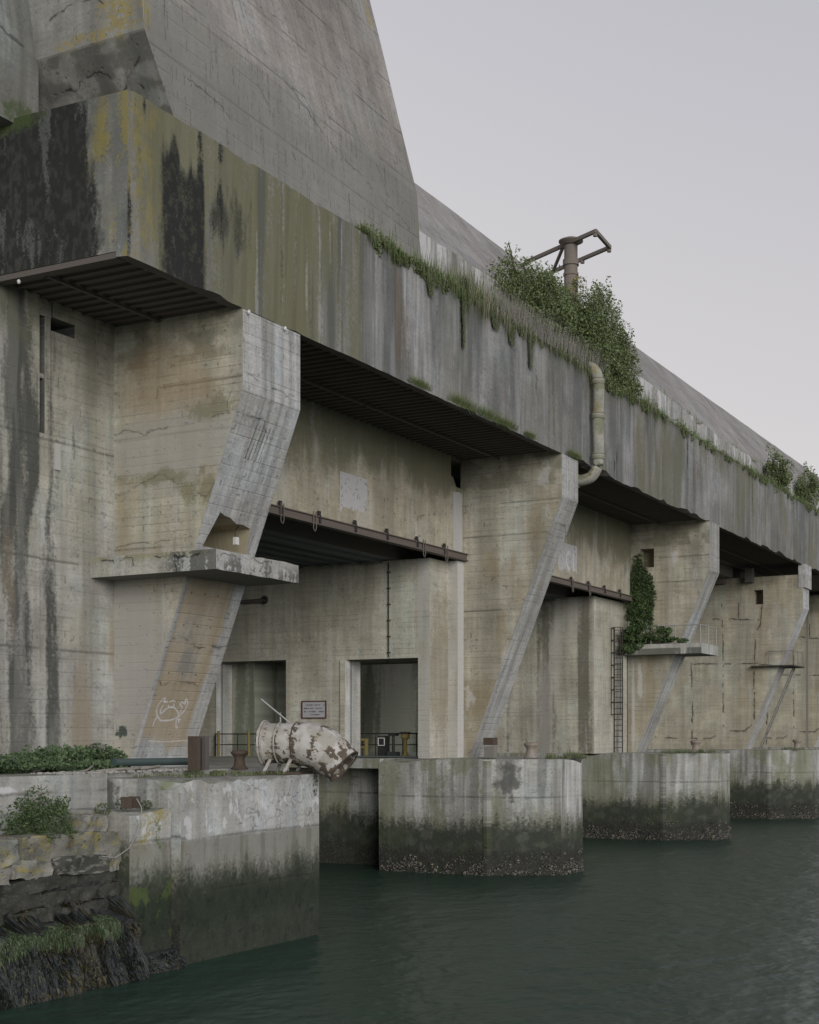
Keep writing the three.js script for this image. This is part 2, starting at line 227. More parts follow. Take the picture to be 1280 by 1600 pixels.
const STROKES = [[[36.41, 7.19], [36.26, 7.01], [36.23, 6.83], [36.34, 6.67], [36.55, 6.53], [36.65, 6.49], [37.08, 6.51], [37.34, 6.57], [37.53, 6.65], [37.72, 6.87], [37.76, 7.07], [37.61, 7.2], [37.55, 7.18], [37.63, 7.05], [37.42, 7.1], [37.33, 7.04], [37.53, 6.94], [37.49, 6.74]], [[36.5, 6.97], [36.44, 6.83], [36.5, 6.71], [36.62, 6.78], [36.67, 6.85], [36.87, 6.93], [37.07, 6.93], [37.29, 6.84], [37.45, 6.7], [37.46, 6.63]], [[36.77, 6.98], [36.82, 6.91]], [[37.05, 7.02], [37.06, 6.95]], [[36.41, 7.19], [36.5, 7.21], [36.49, 7.1], [36.67, 7.09]], [[37.4, 6.57], [37.47, 6.39], [37.52, 6.26], [37.63, 6.26], [37.52, 6.32]], [[37.5, 6.57], [37.58, 6.45]], [[36.37, 6.6], [36.3, 6.45], [36.31, 6.33]], [[36.79, 7.09], [36.93, 7.15], [37.05, 7.11]], [[37.53, 6.65], [37.34, 6.57], [37.62, 6.54]]];
const P1F = surface([35.5, 39.1, 4.8, 19.2], 64, frontOf(63, 35.7, (o, u, v) => {
  if (v < 11.2) { // ochre staining between paler arrises
    const w = (fbm(v * 1.6, 4, 4) - .5) * .35, band = ss(35.85, 36.0, u + w * .4) * (1 - ss(38.15, 38.32, u + w)) * ss(5.5, 5.9, v + (fbm(u * 2, 8, 3) - .5));
    const oc = ss(.22, .5, fbm(u * .7 + 2, v * .55 + 6, 4) + (vn(u * 12, v * 12) - .5) * .14 + (vn(u * 26, v * 26) - .5) * .1 - .3 * ss(1, .3, Math.hypot((u - 37.1) / 1.1, (v - 8.1) / .8)) + .1);
    toward(o, [.37, .295, .19], band * oc * .7); toward(o, [.22, .205, .165], band * (1 - oc) * .6);
    cracks(o, u, v, [[[35.7, 9.0], [36.4, 9.1], [37.4, 8.85], [38.9, 8.95]], [[36, 7.7], [38, 7.6]]], .03, .55);
    for (const y of [8.0, 9.5, 10.5]) for (const x of [36.3, 37.0, 37.7]) { const d = Math.hypot(u - x - .2 * (hash(y * 40 | 0) - .5), v - y); if (d < .035) times(o, .35); }
    if (Math.abs(v - 5.83 - .015 * Math.sin(u * 3)) < .018 && u > 36.3 && u < 38.35) toward(o, [.6, .58, .55], .8);
    if (v > 6.1 && v < 7.4) { let d = 9; for (const s of STROKES) d = Math.min(d, poly(u, v, s)); const n = vn(u * 40, v * 40); if (d < .05) toward(o, [.62, .62, .65], .95 * ss(.046, .014, d + .012 * n) * (.6 + .5 * vn(u * 9, v * 9))); }
  }
  if (v > 14.3 && v < 15.7) for (let i = 0; i < 5; i++) { const c = 36.9 + i * .18; if (Math.abs(u - c - .1 * (v - 15.4)) < .03 * vn(i, v * 3) + .01 && v > 14.7 - .3 * hash(i + 4)) times(o, .45); }
}));
const P2F = surface([60.8, 63.2, 4.8, 19.2], 34, frontOf(67, 61)), P3F = surface([84.1, 86.5, 4.8, 19.2], 26, frontOf(71, 84.3), { bump: 0 }), P4F = surface([108.1, 110.5, 4.8, 19.2], 20, frontOf(79, 108.3));
const headPaint = (s, p0, p1, py0, py1) => (o, u, v) => {
  conc(o, u, v, { a: [.39, .355, .275], b: [.42, .385, .305], s, mot: .42, dark: .25, dcol: [.17, .155, .10], pits: .8 });
  const g = vn(u * 14, v * 14); // damp green-grey upper half with ragged lower edge
  toward(o, [.155, .15, .095], .8 * ss(-.45, .5, (v - 16.9) / 1.6 + (fbm(u * .55 + s, v * .5, 5) - .5) * 1.9 + (fbm(u * 3.3, v * .8, 4) - .5) * .9 + (g - .5) * .3));
  toward(o, PALE, .3 * ss(.62, .8, fbm(u * 1.9 + s, v * .4, 5) + (g - .5) * .16));
  if (u > p0 && u < p1 && v > py0 + .25 * ss(.4, .6, fbm(u * 2, 4, 3)) && v < py1) { const wear = ss(.3, .52, fbm(u * 2.2 + s, v * 2.2, 5) + (v - py0) * .16); toward(o, [.50, .49, .50], wear * .9); if (vn(u * 11, v * 11) > .82) times(o, .6); }
};
const HW1 = surface([38.8, 61.2, 14.2, 19.2], 36, (o, u, v) => { headPaint(83, 49.6, 51.8, 15.05, 16.74)(o, u, v);
  if (u > 59.9 && u < 60.85 && v < 17.4 + .2 * fbm(u * 3, 2, 2)) toward(o, [.50, .49, .50], .85); toward(o, PALE, .6 * blob(u, v, 41.6, 17.6, .35, 1.2, .6, 2));
  if (u > 56 && u < 58) cracks(o, u, v, [[[56.2, 15.6], [57.2, 16.0], [58, 16.1]]], .04, .5); });
const HW2 = surface([62.9, 84.4, 14.2, 19.2], 26, (o, u, v) => { headPaint(89, 72.6, 75.4, 15.1, 16.65)(o, u, v); // faded stencilled figures on the panel
  const a = Math.abs(Math.hypot((u - 74.2) / .38, (v - 15.75) / .45) - 1); if (a < .22 && u < 74.35 && v > 15.1) toward(o, [.62, .62, .66], .8); if (Math.abs(u - 74.85) < .09 && v > 15.25 && v < 16.2) toward(o, [.62, .62, .66], .8); });
const innerPaint = (s, green) => (o, z, v) => {
  conc(o, z, v, { a: [.43, .405, .33], b: [.46, .435, .365], s, mot: .32, board: .24, bamt: .09, bline: .22, dark: .25, dcol: [.17, .16, .11], white: .35, pits: .4 });
  if (green) { const g = vn(z * 9, v * 9); toward(o, [.38, .40, .335], .85 * ss(.3, .5, fbm(z * .5, v * .3, 4))); toward(o, [.10, .115, .075], .7 * ss(.48, .72, fbm(z * 1.7 + 3, v * .12 + 1, 4) + (g - .5) * .1)); }
};
const IW = surface([-32, -5, 4.8, 14.6], 34, (o, z, v) => { innerPaint(97)(o, z, v); if (z > -6.11) toward(o, [.46, .45, .43], .6 * ss(.25, .5, fbm(z * 3, v * .5, 4))); }), BW = surface([-32, -5, 4.8, 14.6], 26, innerPaint(101, true));
const P2W = surface([57.2, 61.2, 4.8, 14.6], 36, (o, u, v) => { innerPaint(103)(o, u, v); toward(o, [.22, .18, .12], .5 * blob(u, v, 59.6, 9, 1.5, 3, .5, .8)); toward(o, [.56, .55, .54], .85 * ss(60.3, 60.36, u)); });
const P3W = surface([79.2, 84.4, 4.8, 14.6], 28, innerPaint(107), { bump: 0 });
const B2W = surface([-32, -5, 4.8, 14.6], 30, (o, z, v) => { innerPaint(109)(o, z, v); const g = vn(z * 9, v * 9); toward(o, [.10, .095, .07], .75 * ss(.46, .72, fbm(z * 2.2 + 8, v * .09, 5) + (g - .5) * .14 + (fbm(z * 6, v, 3) - .5) * .2)); toward(o, [.45, .43, .41], .5 * ss(.5, .72, fbm(z * 1.5 + 2, v * .14, 5) + (g - .5) * .14));
  if (z < -14) toward(o, [.38, .40, .335], .85 * ss(.3, .5, fbm(z * .5, v * .3, 4))), toward(o, [.09, .11, .07], .7 * ss(.48, .72, fbm(z * 1.7 + 3, v * .12 + 1, 4) + (g - .5) * .1)); });
const CR4 = [[[-6.2, 16.1], [-6.1, 12.9], [-6.1, 9.4], [-6.1, 6.0]], [[-8.6, 11.5], [-8.5, 8.5], [-8.6, 5.3]], [[-3.1, 16.0], [-3.2, 14.5], [-3.6, 13.8], [-3.7, 10.4], [-3.7, 6.5]], [[-11.2, 15.2], [-6.1, 15.0], [-3.2, 14.8]], [[-8.6, 11.6], [-3.6, 11.5], [-1.9, 11.3]], [[-12.3, 5.9], [-7.1, 5.8], [-6.1, 6.4], [-4.4, 6.4], [-3.7, 7.0]], [[-4.9, 16.2], [-4.9, 15.0]], [[-9.6, 10.6], [-8.6, 10.7]]];
const P4S = surface([-16, .2, 4.8, 19.2], 30, (o, z, v) => { conc(o, z, v, { a: WARM, b: BUFF, s: 113, mot: .4, board: .27, bamt: .1, bline: .22, dark: .3, dcol: [.16, .14, .09], white: .15, rust: .25 }); cracks(o, z, v, CR4, .055, .8, .12); toward(o, [.13, .12, .08], .45 * blob(z, v, -5.5, 17.8, 5, .7, .6, 1)); });
const RB = surface([31, 49.2, 23.3, 37], 46, (o, u, v) => {
  conc(o, u, v, { a: [.255, .235, .21], b: [.31, .285, .26], s: 127, f: .22, mot: .32, board: .55, bamt: .05, bline: .1, lift: [25.2, 27.3, 29.4, 31.5, 33.5], dark: .12, white: .1, pits: .4 });
  const g = vn(u * 14, v * 14);
  toward(o, [.20, .205, .185], .65 * ss(-.2, .2, (27 - v) / 3 + (fbm(u * .5, v * .5, 4) - .5) * 1.2 + (g - .5) * .15));
  for (const [cw, rh, off] of [[.55, 1.05, 0], [.8, 2.1, 50], [.37, .7, 90]]) { const i = Math.floor(u / cw), j = Math.floor((v + .3 * hash(i + off)) / rh), a = hash(i * 57 + j * 131 + off), c = (i + .15 + .7 * hash(i * 17 + j * 71 + off)) * cw, top = (j + .95) * rh - .3 * hash(i + off), len = rh * (.15 + .7 * a * a); if (a > .62 && Math.abs(u - c - .03 * (vn(v * 6, i) - .5)) < .016 + .02 * hash(j + i * 3) && v < top && v > top - len && vn(u * 30, v * 12) > .35) { times(o, .72); o[3] -= .2; } }
  if (0) for (const [a, b] of [[38.6, 26.6], [39.0, 25.6], [45.5, 25.6], [39.2, 24.3], [47.6, 25.4], [41, 28]]) { const d = Math.hypot((u - a) * 1.6 + .2 * (fbm(u * 5, v * 5, 2) - .5), (v - b) * .5); if (d < .16 && vn(u * 13 + a, v * 6) > .5) toward(o, [.55, .55, .55], .6); }
  cracks(o, u, v, [[[33.2, 25], [34.5, 24.9], [36.8, 24.4]], [[37.2, 26.4], [38.6, 25.4], [40.3, 24.2]], [[36, 28.6], [39.4, 27.2], [42, 26.3], [48, 25.4]], [[35, 30.4], [38, 29.6], [41, 29.9]], [[41, 31], [44, 30], [48, 29.6]], [[40, 27.6], [41, 26.6]], [[45, 27.2], [46.4, 26.0]]], .02, .55);
  toward(o, LICHEN, .7 * Math.max(blob(u, v, 31.3, 26.1, .25, .6, .8, 4), blob(u, v, 48.3, 34.2, .2, .6, .8, 4)) * ss(.35, .55, vn(u * 16, v * 16)));
});
const RBE = surface([-12, .2, 23.3, 37], 46, (o, z, v) => { conc(o, z, v, { a: [.20, .20, .18], b: [.27, .265, .24], s: 131, mot: .5, dark: .35, dcol: [.08, .08, .07], pits: .5 }); toward(o, [.30, .235, .06], .7 * Math.max(blob(z, v, -.9, 26.3, .75, .75, .7, 2), blob(z, v, -1.6, 25.7, 1.4, .16, .9, 2.5)) * ss(.3, .5, vn(z * 15, v * 15))); if (v < 25.45) toward(o, [.08, .08, .07], .6 * ss(.4, .62, fbm(z * 2, v * 3, 5))); cracks(o, z, v, [[[-3.4, 24.6], [-2.2, 24.9], [-.8, 24.3]], [[-1.8, 24.1], [-.6, 24.9]], [[-3.6, 26.5], [-2.6, 26.9], [-1.6, 26.6]]], .03, .7); });
const UW = surface([24, 31.3, 22, 37], 40, (o, u, v) => { conc(o, u, v, { a: [.19, .19, .17], b: [.25, .245, .22], s: 137, mot: .55, dark: .5, dcol: [.09, .095, .08], white: .15 }); toward(o, MOSS, .8 * blob(u, v, 30.9, 23.7, .9, .35, .7, 2.5)); cracks(o, u, v, [[[29, 26.2], [30.2, 25.8], [31.3, 25.5]]], .05, .5); });
const PARP = surface([48.8, 170, 23.3, 26.4], 16, (o, u, v) => { conc(o, u, v, { a: [.31, .30, .285], b: [.36, .35, .335], s: 139, mot: .5 }); const g = vn(u * 9, v * 9); toward(o, [.60, .59, .60], .8 * ss(.5, .62, fbm(u * .9, v * .1, 4) + (g - .5) * .12)); toward(o, [.12, .12, .10], .6 * ss(.56, .68, fbm(u * 1.9 + 4, v * .1 + 5, 4))); }, { bump: 0 });
const RS = surface([45, 170, 25.5, 36], 12, (o, u, v) => { conc(o, u, v, { a: [.25, .235, .22], b: [.29, .272, .257], s: 149, mot: .3, f: .12, lift: [27.6, 29.5, 31.4] }); times(o, 1 - .18 * ss(.5, .75, fbm(u * .25, v * .9, 4))); const q = vn(u * .22, 3.3) ; if (Math.abs((u * .25) % 1) < .02) times(o, .85); }, { bump: 0 });
const SLAB = surface([34.4, 39.3, 10.8, 11.7], 60, (o, u, v) => { conc(o, u, v, { a: GREY, b: [.42, .415, .40], s: 151, mot: .5, white: .4 }); const g = vn(u * 18, v * 18); toward(o, [.075, .075, .065], .8 * ss(.47, .6, fbm(u * 2.2, v * .25, 4) + (g - .5) * .25) * ss(-.2, .25, 11.36 - v + (fbm(u * 3, 2, 3) - .5) * .5)); cracks(o, u, v, [[[34.8, 11.4], [36, 11.45], [37.6, 11.4]]], .02, .6); });
const SLABX = surface([-5.2, 0, 10.8, 11.7], 60, (o, u, v) => { conc(o, u, v, { a: [.34, .33, .29], b: [.40, .39, .36], s: 153, mot: .5, white: .3 }); const g = vn(u * 18, v * 18); toward(o, [.22, .21, .08], .5 * ss(.4, .6, fbm(u * 1.6, v * 2 + 4, 4)) * ss(11.3, 11.5, v)); toward(o, [.075, .075, .065], .8 * ss(.47, .6, fbm(u * 2.2 + 8, v * .25, 4) + (g - .5) * .25) * ss(-2.6, -1.6, u)); cracks(o, u, v, [[[-4.6, 11.42], [-4.1, 11.42], [-4.1, 11.2]], [[-3.9, 11.42], [-3.4, 11.42], [-3.4, 11.2]], [[-2.5, 11.42], [-2.1, 11.42]], [[-1.7, 11.0], [-1.7, 11.35], [-1.2, 11.4], [-.9, 11.45]]], .03, .75); });

// ---------------------------------------------------------------- the bunker
const bunker = thing('submarine_bunker', 'vast weathered concrete submarine bunker with overhanging roof edge and slanting pillars', 'bunker');
const chip = (x, s, a) => { const n = fbm(x * 1.3 + s, s, 4) - .5, c = ss(.68, .8, vn(x * .7 + s * 3, s)); return a * (n * .8) + a * 2.2 * c * vn(x * 3, s); };
// roof edge beam, in two lengths either side of the joint behind the drainpipe
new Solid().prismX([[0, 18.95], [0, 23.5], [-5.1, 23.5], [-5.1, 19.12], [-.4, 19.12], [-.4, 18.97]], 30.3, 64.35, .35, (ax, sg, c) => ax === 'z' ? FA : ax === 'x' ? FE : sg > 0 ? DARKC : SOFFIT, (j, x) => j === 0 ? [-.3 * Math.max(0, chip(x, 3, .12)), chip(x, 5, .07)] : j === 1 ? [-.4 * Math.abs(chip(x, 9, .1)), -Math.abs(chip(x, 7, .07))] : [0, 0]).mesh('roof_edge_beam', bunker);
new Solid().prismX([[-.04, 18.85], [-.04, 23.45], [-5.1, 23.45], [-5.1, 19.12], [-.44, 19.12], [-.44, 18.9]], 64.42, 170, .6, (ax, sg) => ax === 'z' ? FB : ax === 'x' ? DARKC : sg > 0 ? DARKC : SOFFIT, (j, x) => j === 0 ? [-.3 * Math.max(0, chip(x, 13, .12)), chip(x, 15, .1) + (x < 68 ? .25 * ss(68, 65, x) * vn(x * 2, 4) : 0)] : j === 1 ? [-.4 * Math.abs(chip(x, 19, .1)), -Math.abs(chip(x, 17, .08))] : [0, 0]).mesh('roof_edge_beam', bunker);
{ // steel soffit: close-set ribs with the plates between them
  const rib = [], plate = [];
  for (let x = 30.75; x < 118; x += .5) rib.push(bx(x, 19.08, -2.75, .12, .08, 4.6));
  for (let x = 30.55; x < 118; x += 6) rib.push(bx(x + 3, 18.99, -3.2, 5.9, .08, .12)); rib.push(bx(30.5, 19.03, -2.7, .36, .16, 4.6));
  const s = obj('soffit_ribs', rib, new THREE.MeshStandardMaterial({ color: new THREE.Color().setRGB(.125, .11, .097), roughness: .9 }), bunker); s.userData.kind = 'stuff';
}
// near front wall with its tall slot
{ const s = new Solid(), pk = { x: WL, y: DARKC, z: WL };
  s.box(8, 32.16, 4.6, 19.1, -6.4, -4.86, pk); s.box(32.16, 32.82, 4.6, 15.06, -6.4, -5, pk); s.box(32.56, 32.82, 15.06, 18.58, -6.4, -5.03, pk); s.box(32.16, 32.56, 16.72, 16.86, -6.4, -5.06, pk); s.box(32.16, 32.82, 18.58, 19.1, -6.4, -5, pk);
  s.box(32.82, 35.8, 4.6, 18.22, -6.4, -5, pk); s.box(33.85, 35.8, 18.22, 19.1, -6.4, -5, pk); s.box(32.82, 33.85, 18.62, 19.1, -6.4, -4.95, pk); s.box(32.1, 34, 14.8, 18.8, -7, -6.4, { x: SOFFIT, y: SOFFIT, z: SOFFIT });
  s.mesh('front_wall', bunker);
  const pale = new Solid(); pale.box(32.95, 33.18, 14.05, 14.85, -5.0, -4.955, { x: plain(.45, .44, .42), y: DARKC, z: plain(.46, .45, .43) }); pale.mesh('patch_plate', bunker); }
// upper wall over the roof edge, leaning back above the crease
new Solid().prismX([[-5.3, 18.9], [-5.3, 23.3], [-4.1, 23.35], [-4.1, 25.6], [-7.2, 44], [-12, 44], [-12, 18.9]], 8, 31.3, 4, { x: RBE, y: DARKC, z: UW }).mesh('upper_wall', bunker);
{ // roof block: front slightly turned and battered, undercut at its near end
  const zf = (x, y) => -.1 - .047 * (x - 32.4) - (y < 27 ? .06 * (y - 23.5) : .21 + .265 * (y - 27)), s = new Solid(), Y = [23.5, 24.2, 24.9, 25.5, 26.2, 27, 28.5, 30, 33, 37, 44], xl = (y) => y < 25.5 ? mix(32.45, 31.2, (y - 23.5) / 2) : 31.2, NB = 24;
  const C = [40, 30, -8], P = (x, y, e = 0) => [x, y, zf(x, y) + e], J = (y, r) => r * (fbm(y * 1.7, 6, 3) - .5);
  for (let i = 0; i + 1 < Y.length; i++) { const a = Y[i], b = Y[i + 1];
    for (let k = 0; k < NB; k++) { const e = (y, q) => mix(xl(y) + (y > 25.5 ? J(y, .1) : 0), 48.9 + J(y * 1.4 + 5, .18), q / NB); s.face([P(e(a, k), a), P(e(a, k + 1), a), P(e(b, k + 1), b), P(e(b, k), b)], { x: RB, y: RB, z: RB }, C); }
    s.face([P(xl(a), a), P(xl(b), b), [xl(b), b, -12], [xl(a), a, -12]], { x: RBE, y: RBE, z: RBE }, C);
    s.face([P(48.9, a), P(48.9, b), [48.9, b, -12], [48.9, a, -12]], { x: RBE, y: RBE, z: RBE }, C); }
  s.face([P(32.45, 23.5), P(48.9, 23.5), [48.9, 23.5, -12], [32.45, 23.5, -12]], { x: DARKC, y: DARKC, z: DARKC }, C);
  s.face([P(31.2, 44), P(48.9, 44), [48.9, 44, -12], [31.2, 44, -12]], { x: DARKC, y: DARKC, z: DARKC }, C);
  s.mesh('roof_block', bunker); }
new Solid().prismX([[-1.6, 23.4], [-1.6, 26.05], [-2.9, 26.05], [-2.9, 23.4]], 48.95, 170, .7, { x: PARP, y: DARKC, z: PARP }, (j, x) => j === 1 ? [-.3 * Math.abs(chip(x, 23, .1)), -Math.abs(chip(x, 21, .16)) - .5 * ss(75, 95, x)] : [0, 0]).mesh('parapet', bunker);
new Solid().prismX([[-2.7, 25.2], [-9, 33.5], [-30, 35.5], [-30, 25.2]], 46, 170, 1.1, { x: RBE, y: RS, z: RS }, (j, x) => j === 1 ? [0, .06 * (fbm(x * .5, 5, 4) - .5) + .35 * ss(90, 60, x)] : [0, 0]).mesh('sloping_roof', bunker);
new Solid().box(31.5, 170, 18.96, 24.9, -45, -5.12, { x: DARKC, y: DARKC, z: DARKC }).mesh('roof_slab', bunker);

// pillars: upright head, long slanting front, foot close to the wall
function pillar(x0, x1, kink, foot, front, side, cuts = [], label) {
  const s = new Solid(); s.prismX([[-5.2, 4.96], [foot, 4.96], [-.02, kink], [-.02, 18.93], [-.3, 19.1], [-5.2, 19.1]], x0, x1, x1 - x0, { x: side, y: DARKC, z: front });
  let m;
  if (cuts.length) {
    let b = new Brush(s.geometry(), s.materials()); b.updateMatrixWorld(); const ev = new Evaluator(); ev.useGroups = true;
    for (const [c, mat] of cuts) { const q = new Brush(c, mat.mat); q.updateMatrixWorld(); b = ev.evaluate(b, q, SUBTRACTION); }
    m = new THREE.Mesh(b.geometry, b.material); put(m, 'pillar', bunker);
  } else m = s.mesh('pillar', bunker);
  if (label) m.userData.label = label; return m;
}
const NICHE = surface([0, 1, 0, 1], 64, (o, u, v) => { conc(o, u * 2, v, { a: [.29, .26, .19], b: [.33, .295, .21], s: 157, mot: .5 }); }, { bump: 0 });
const notch = (() => { const sh = new THREE.Shape([[36.05, 11.9], [38.4, 11.9], [38.22, 12.68], [37.75, 12.76], [37.4, 12.74], [37.0, 12.88], [36.7, 12.9], [36.42, 12.98]].map((p) => new THREE.Vector2(...p))); const g = new THREE.ExtrudeGeometry(sh, { depth: 3.0, bevelEnabled: false }); g.translate(0, 0, -3.4); return g; })();
const p1 = pillar(35.7, 38.9, 16.5, -4.45, P1F, P1S, [[notch, NICHE]], 'thick near pillar with an ochre-stained lower face and a niche');
const p2 = pillar(61.0, 63.0, 17.0, -4.75, P2F, P2S), p3 = pillar(84.3, 86.3, 16.0, -4.7, P3F, P3S, [[bx(84.3, 16.93, -3.96, 2.0, 1.15, .9), NICHE]], 'pillar with a square opening and hanging ivy on its side');
// fourth pillar: its side runs on into the pen as one cracked wall
{ const s = new Solid(); s.prismX([[-45, 4.96], [-4.4, 4.96], [-.02, 15.6], [-.02, 18.1], [-45, 18.1]], 108.3, 110.3, 2, { x: P4S, y: DARKC, z: P4F });
  let b = new Brush(s.geometry(), s.materials()); b.updateMatrixWorld(); const q = new Brush(bx(108.3, 16.55, -3.36, 2.4, 1.1, .72), NICHE.mat); q.updateMatrixWorld(); const ev = new Evaluator(); b = ev.evaluate(b, q, SUBTRACTION);
  const m = put(new THREE.Mesh(b.geometry, b.material), 'pillar', bunker); m.userData.label = 'pillar whose cracked side wall runs back into the pen';
  obj('pillar_cap', bx(109.3, 18.0, -.1, 2.1, 1.75, .5), P4F, m); }
// balconies round the pillars
new Solid().prismX([[-5, 10.94], [-.2, 10.94], [-.2, 11.57], [-5, 11.57]], 34.6, 39.1, .3, (ax, sg) => ax === 'z' ? SLAB : ax === 'x' ? SLABX : DARKC, (j, x) => j === 2 ? [-.03 * vn(x * 4, 3), -.05 * vn(x * 3, 6)] : j === 1 ? [0, .03 * vn(x * 4, 9)] : [0, 0]).mesh('balcony', p1);
const SL3 = surface([-5.2, 0, 10.8, 11.7], 40, (o, u, v) => { conc(o, u, v, { a: [.36, .355, .32], b: [.42, .415, .39], s: 163, mot: .4 }); if (v < 11.3) toward(o, [.075, .08, .065], .8 * ss(.3, .5, fbm(u * 3, v * .4, 4))); }, { bump: 0 });
const SL3F = surface([83, 87, 10.8, 11.7], 40, (o, u, v) => { conc(o, u, v, { a: [.36, .355, .32], b: [.42, .415, .39], s: 167, mot: .4, dark: .5 }); }, { bump: 0 });
new Solid().prismX([[-5, 10.94], [-.2, 10.94], [-.2, 11.57], [-5, 11.57]], 83.2, 86.7, .5, { x: SL3, z: SL3F, y: DARKC }, (j, x) => j === 2 ? [0, -.06 * vn(x * 3, 6)] : [0, 0]).mesh('balcony', p3);

// pen 1: head wall, steel lintel with clamps, front pier, side walls with doorways
const RUST_STEEL = surface([0, 1, 0, 1], 96, (o, u, v) => { const n = fbm(u * 7, v * 7, 4); o[0] = mix(.10, .16, n); o[1] = mix(.088, .125, n); o[2] = mix(.08, .105, n); }, { rough: .75, bump: 0 });
{ const s = new Solid(), pk = { x: HW1, y: SOFFIT, z: HW1 };
  s.box(38.9, 59.6, 14.62, 19.1, -5.35, -5, pk); s.box(59.6, 60.95, 14.62, 17.7, -5.35, -5.03, pk); s.prismX([[-5.35, 17.7], [-5.03, 17.7], [-5.2, 18.2], [-5.35, 18.2]], 59.6, 60.2, .6, pk);
  s.mesh('head_wall', bunker);
  const t = new Solid(); t.box(62.95, 84.35, 14.62, 19.1, -5.35, -5, { x: HW2, y: SOFFIT, z: HW2 }); t.mesh('head_wall', bunker); }
function lintel(x0, x1, clamps, hooks) {
  const L = obj('lintel_beam', [bx((x0 + x1) / 2, 14.46, -5.0, x1 - x0, .32, .3), bx((x0 + x1) / 2, 14.31, -4.93, x1 - x0, .04, .3), bx((x0 + x1) / 2, 14.61, -4.93, x1 - x0, .04, .3)], RUST_STEEL, bunker);
  for (const x of clamps) obj('clamp', [bx(x, 14.72, -4.86, .16, .24, .09), bx(x, 14.52, -4.8, .1, .3, .05)], STEEL_DARK, L);
  for (const x of hooks) obj('hook', [tube([[x - .1, 14.75, -4.76], [x - .1, 14.1, -4.76], [x, 13.98, -4.76], [x + .1, 14.1, -4.76], [x + .1, 14.75, -4.76]], .025, 20, 5)], RUST_STEEL, L);
}
lintel(39.0, 61.6, [45.04, 47.79, 50.56, 53.23, 55.95, 58.63, 61.3], [45.04, 47.33, 56.49, 58.69]);
lintel(63.05, 84.3, [74.16, 76.77, 79.34, 81.93], [74.16, 76.77]);
{ const s = new Solid(), pk = { x: IW, y: DARKC, z: P2W };
  s.box(58.4, 60.3, 4.96, 14.2, -6.1, -5.5, pk); s.box(60.3, 60.98, 4.96, 14.25, -6.1, -5.02, pk);                                // front pier with a proud pale strip
  s.box(58.4, 59.8, 9.62, 14.2, -10.0, -6.1, pk); s.box(58.4, 59.8, 4.96, 14.2, -13.38, -10.0, pk); s.box(58.4, 59.8, 9.7, 14.2, -17.54, -13.38, pk); s.box(58.4, 59.8, 4.96, 14.2, -45, -17.54, pk);
  s.box(58.3, 58.4, 4.96, 9.62, -10.25, -10.0, { x: P2W, y: P2W, z: P2W });
  const pw = s.mesh('pen_wall', bunker), LIME = surface([58, 60, 4.9, 9.8], 60, (o, x, v) => { conc(o, x, v, { a: [.58, .57, .54], b: [.64, .63, .60], s: 231, mot: .3, dark: .25 }); if (Math.abs(x - 58.85) < .09) times(o, .5); }, { bump: 0 });
  for (const [z, l] of [[-10.0, 'whitewashed jamb of the right doorway'], [-17.54, 'whitewashed jamb of the left doorway']]) { const j = new Solid(); j.box(58.37, 59.7, 4.98, 9.6, z, z + .03, { x: LIME, y: LIME, z: LIME }); j.mesh('door_jamb', pw).userData.label = l; }
  const b = new Solid(), p2 = { x: BW, y: DARKC, z: BW };
  b.box(61.6, 63, 9.62, 14.2, -16, -5.25, p2); b.box(61.6, 63, 4.96, 14.2, -45, -16, p2); b.box(61.6, 63, 4.96, 9.62, -7.6, -5.25, p2);
  b.box(59.8, 61.6, 4.96, 14.2, -18.5, -16.2, p2); b.mesh('pen_wall', bunker);
  const c = new Solid(); c.box(79.3, 84.35, 4.96, 14.25, -45, -5.5, { x: B2W, y: DARKC, z: P3W }); c.mesh('pen_wall', bunker);
  const d = new Solid(); d.box(34, 38.85, 4.96, 14.2, -45, -5.25, { x: IW, y: DARKC, z: IW }); d.mesh('pen_wall', bunker);
  const e = new Solid(); e.box(84.36, 86.25, 4.96, 18.8, -45, -5.25, { x: BW, y: DARKC, z: BW }); e.mesh('pen_wall', bunker);
  const f = new Solid(); f.box(131, 134, 4.96, 18.8, -45, -5, { x: P4S, y: DARKC, z: DARKC }); f.prismX([[-5.2, 4.96], [-4.5, 4.96], [-.02, 15.8], [-.02, 18.8], [-5.2, 18.8]], 132.0, 134.0, 2, { x: P4S, y: DARKC, z: P4F }); f.mesh('pen_wall', bunker);
  const g = new Solid(); g.box(34, 160, -1, 19, -46, -45.05, { x: SOFFIT, y: SOFFIT, z: DARKC }); g.mesh('back_wall', bunker); }
{ // pen ceilings: blue-grey steel sheeting between ribs, and a dark gate slot behind each head wall
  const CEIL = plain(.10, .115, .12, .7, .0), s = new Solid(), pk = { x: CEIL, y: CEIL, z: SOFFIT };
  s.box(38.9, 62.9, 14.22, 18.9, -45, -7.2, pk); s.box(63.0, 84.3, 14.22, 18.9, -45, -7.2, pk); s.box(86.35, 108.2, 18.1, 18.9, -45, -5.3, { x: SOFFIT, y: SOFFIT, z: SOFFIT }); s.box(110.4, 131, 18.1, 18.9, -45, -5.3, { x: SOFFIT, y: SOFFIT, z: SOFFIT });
  const c = s.mesh('pen_ceiling', bunker);
  const r = []; for (let z = -8; z > -30; z -= 1.1) r.push(bx(48.7, 14.16, z, 19.2, .12, .16), bx(71.2, 14.16, z, 16, .12, .16)); const q = obj('ceiling_ribs', r, CEIL, bunker); q.userData.kind = 'stuff';
  for (const z of [-6.15, -3.95]) obj('beam_stub', bx(107.95, 18.2, z, .7, 1.1, .55), SOFFIT, bunker);
}

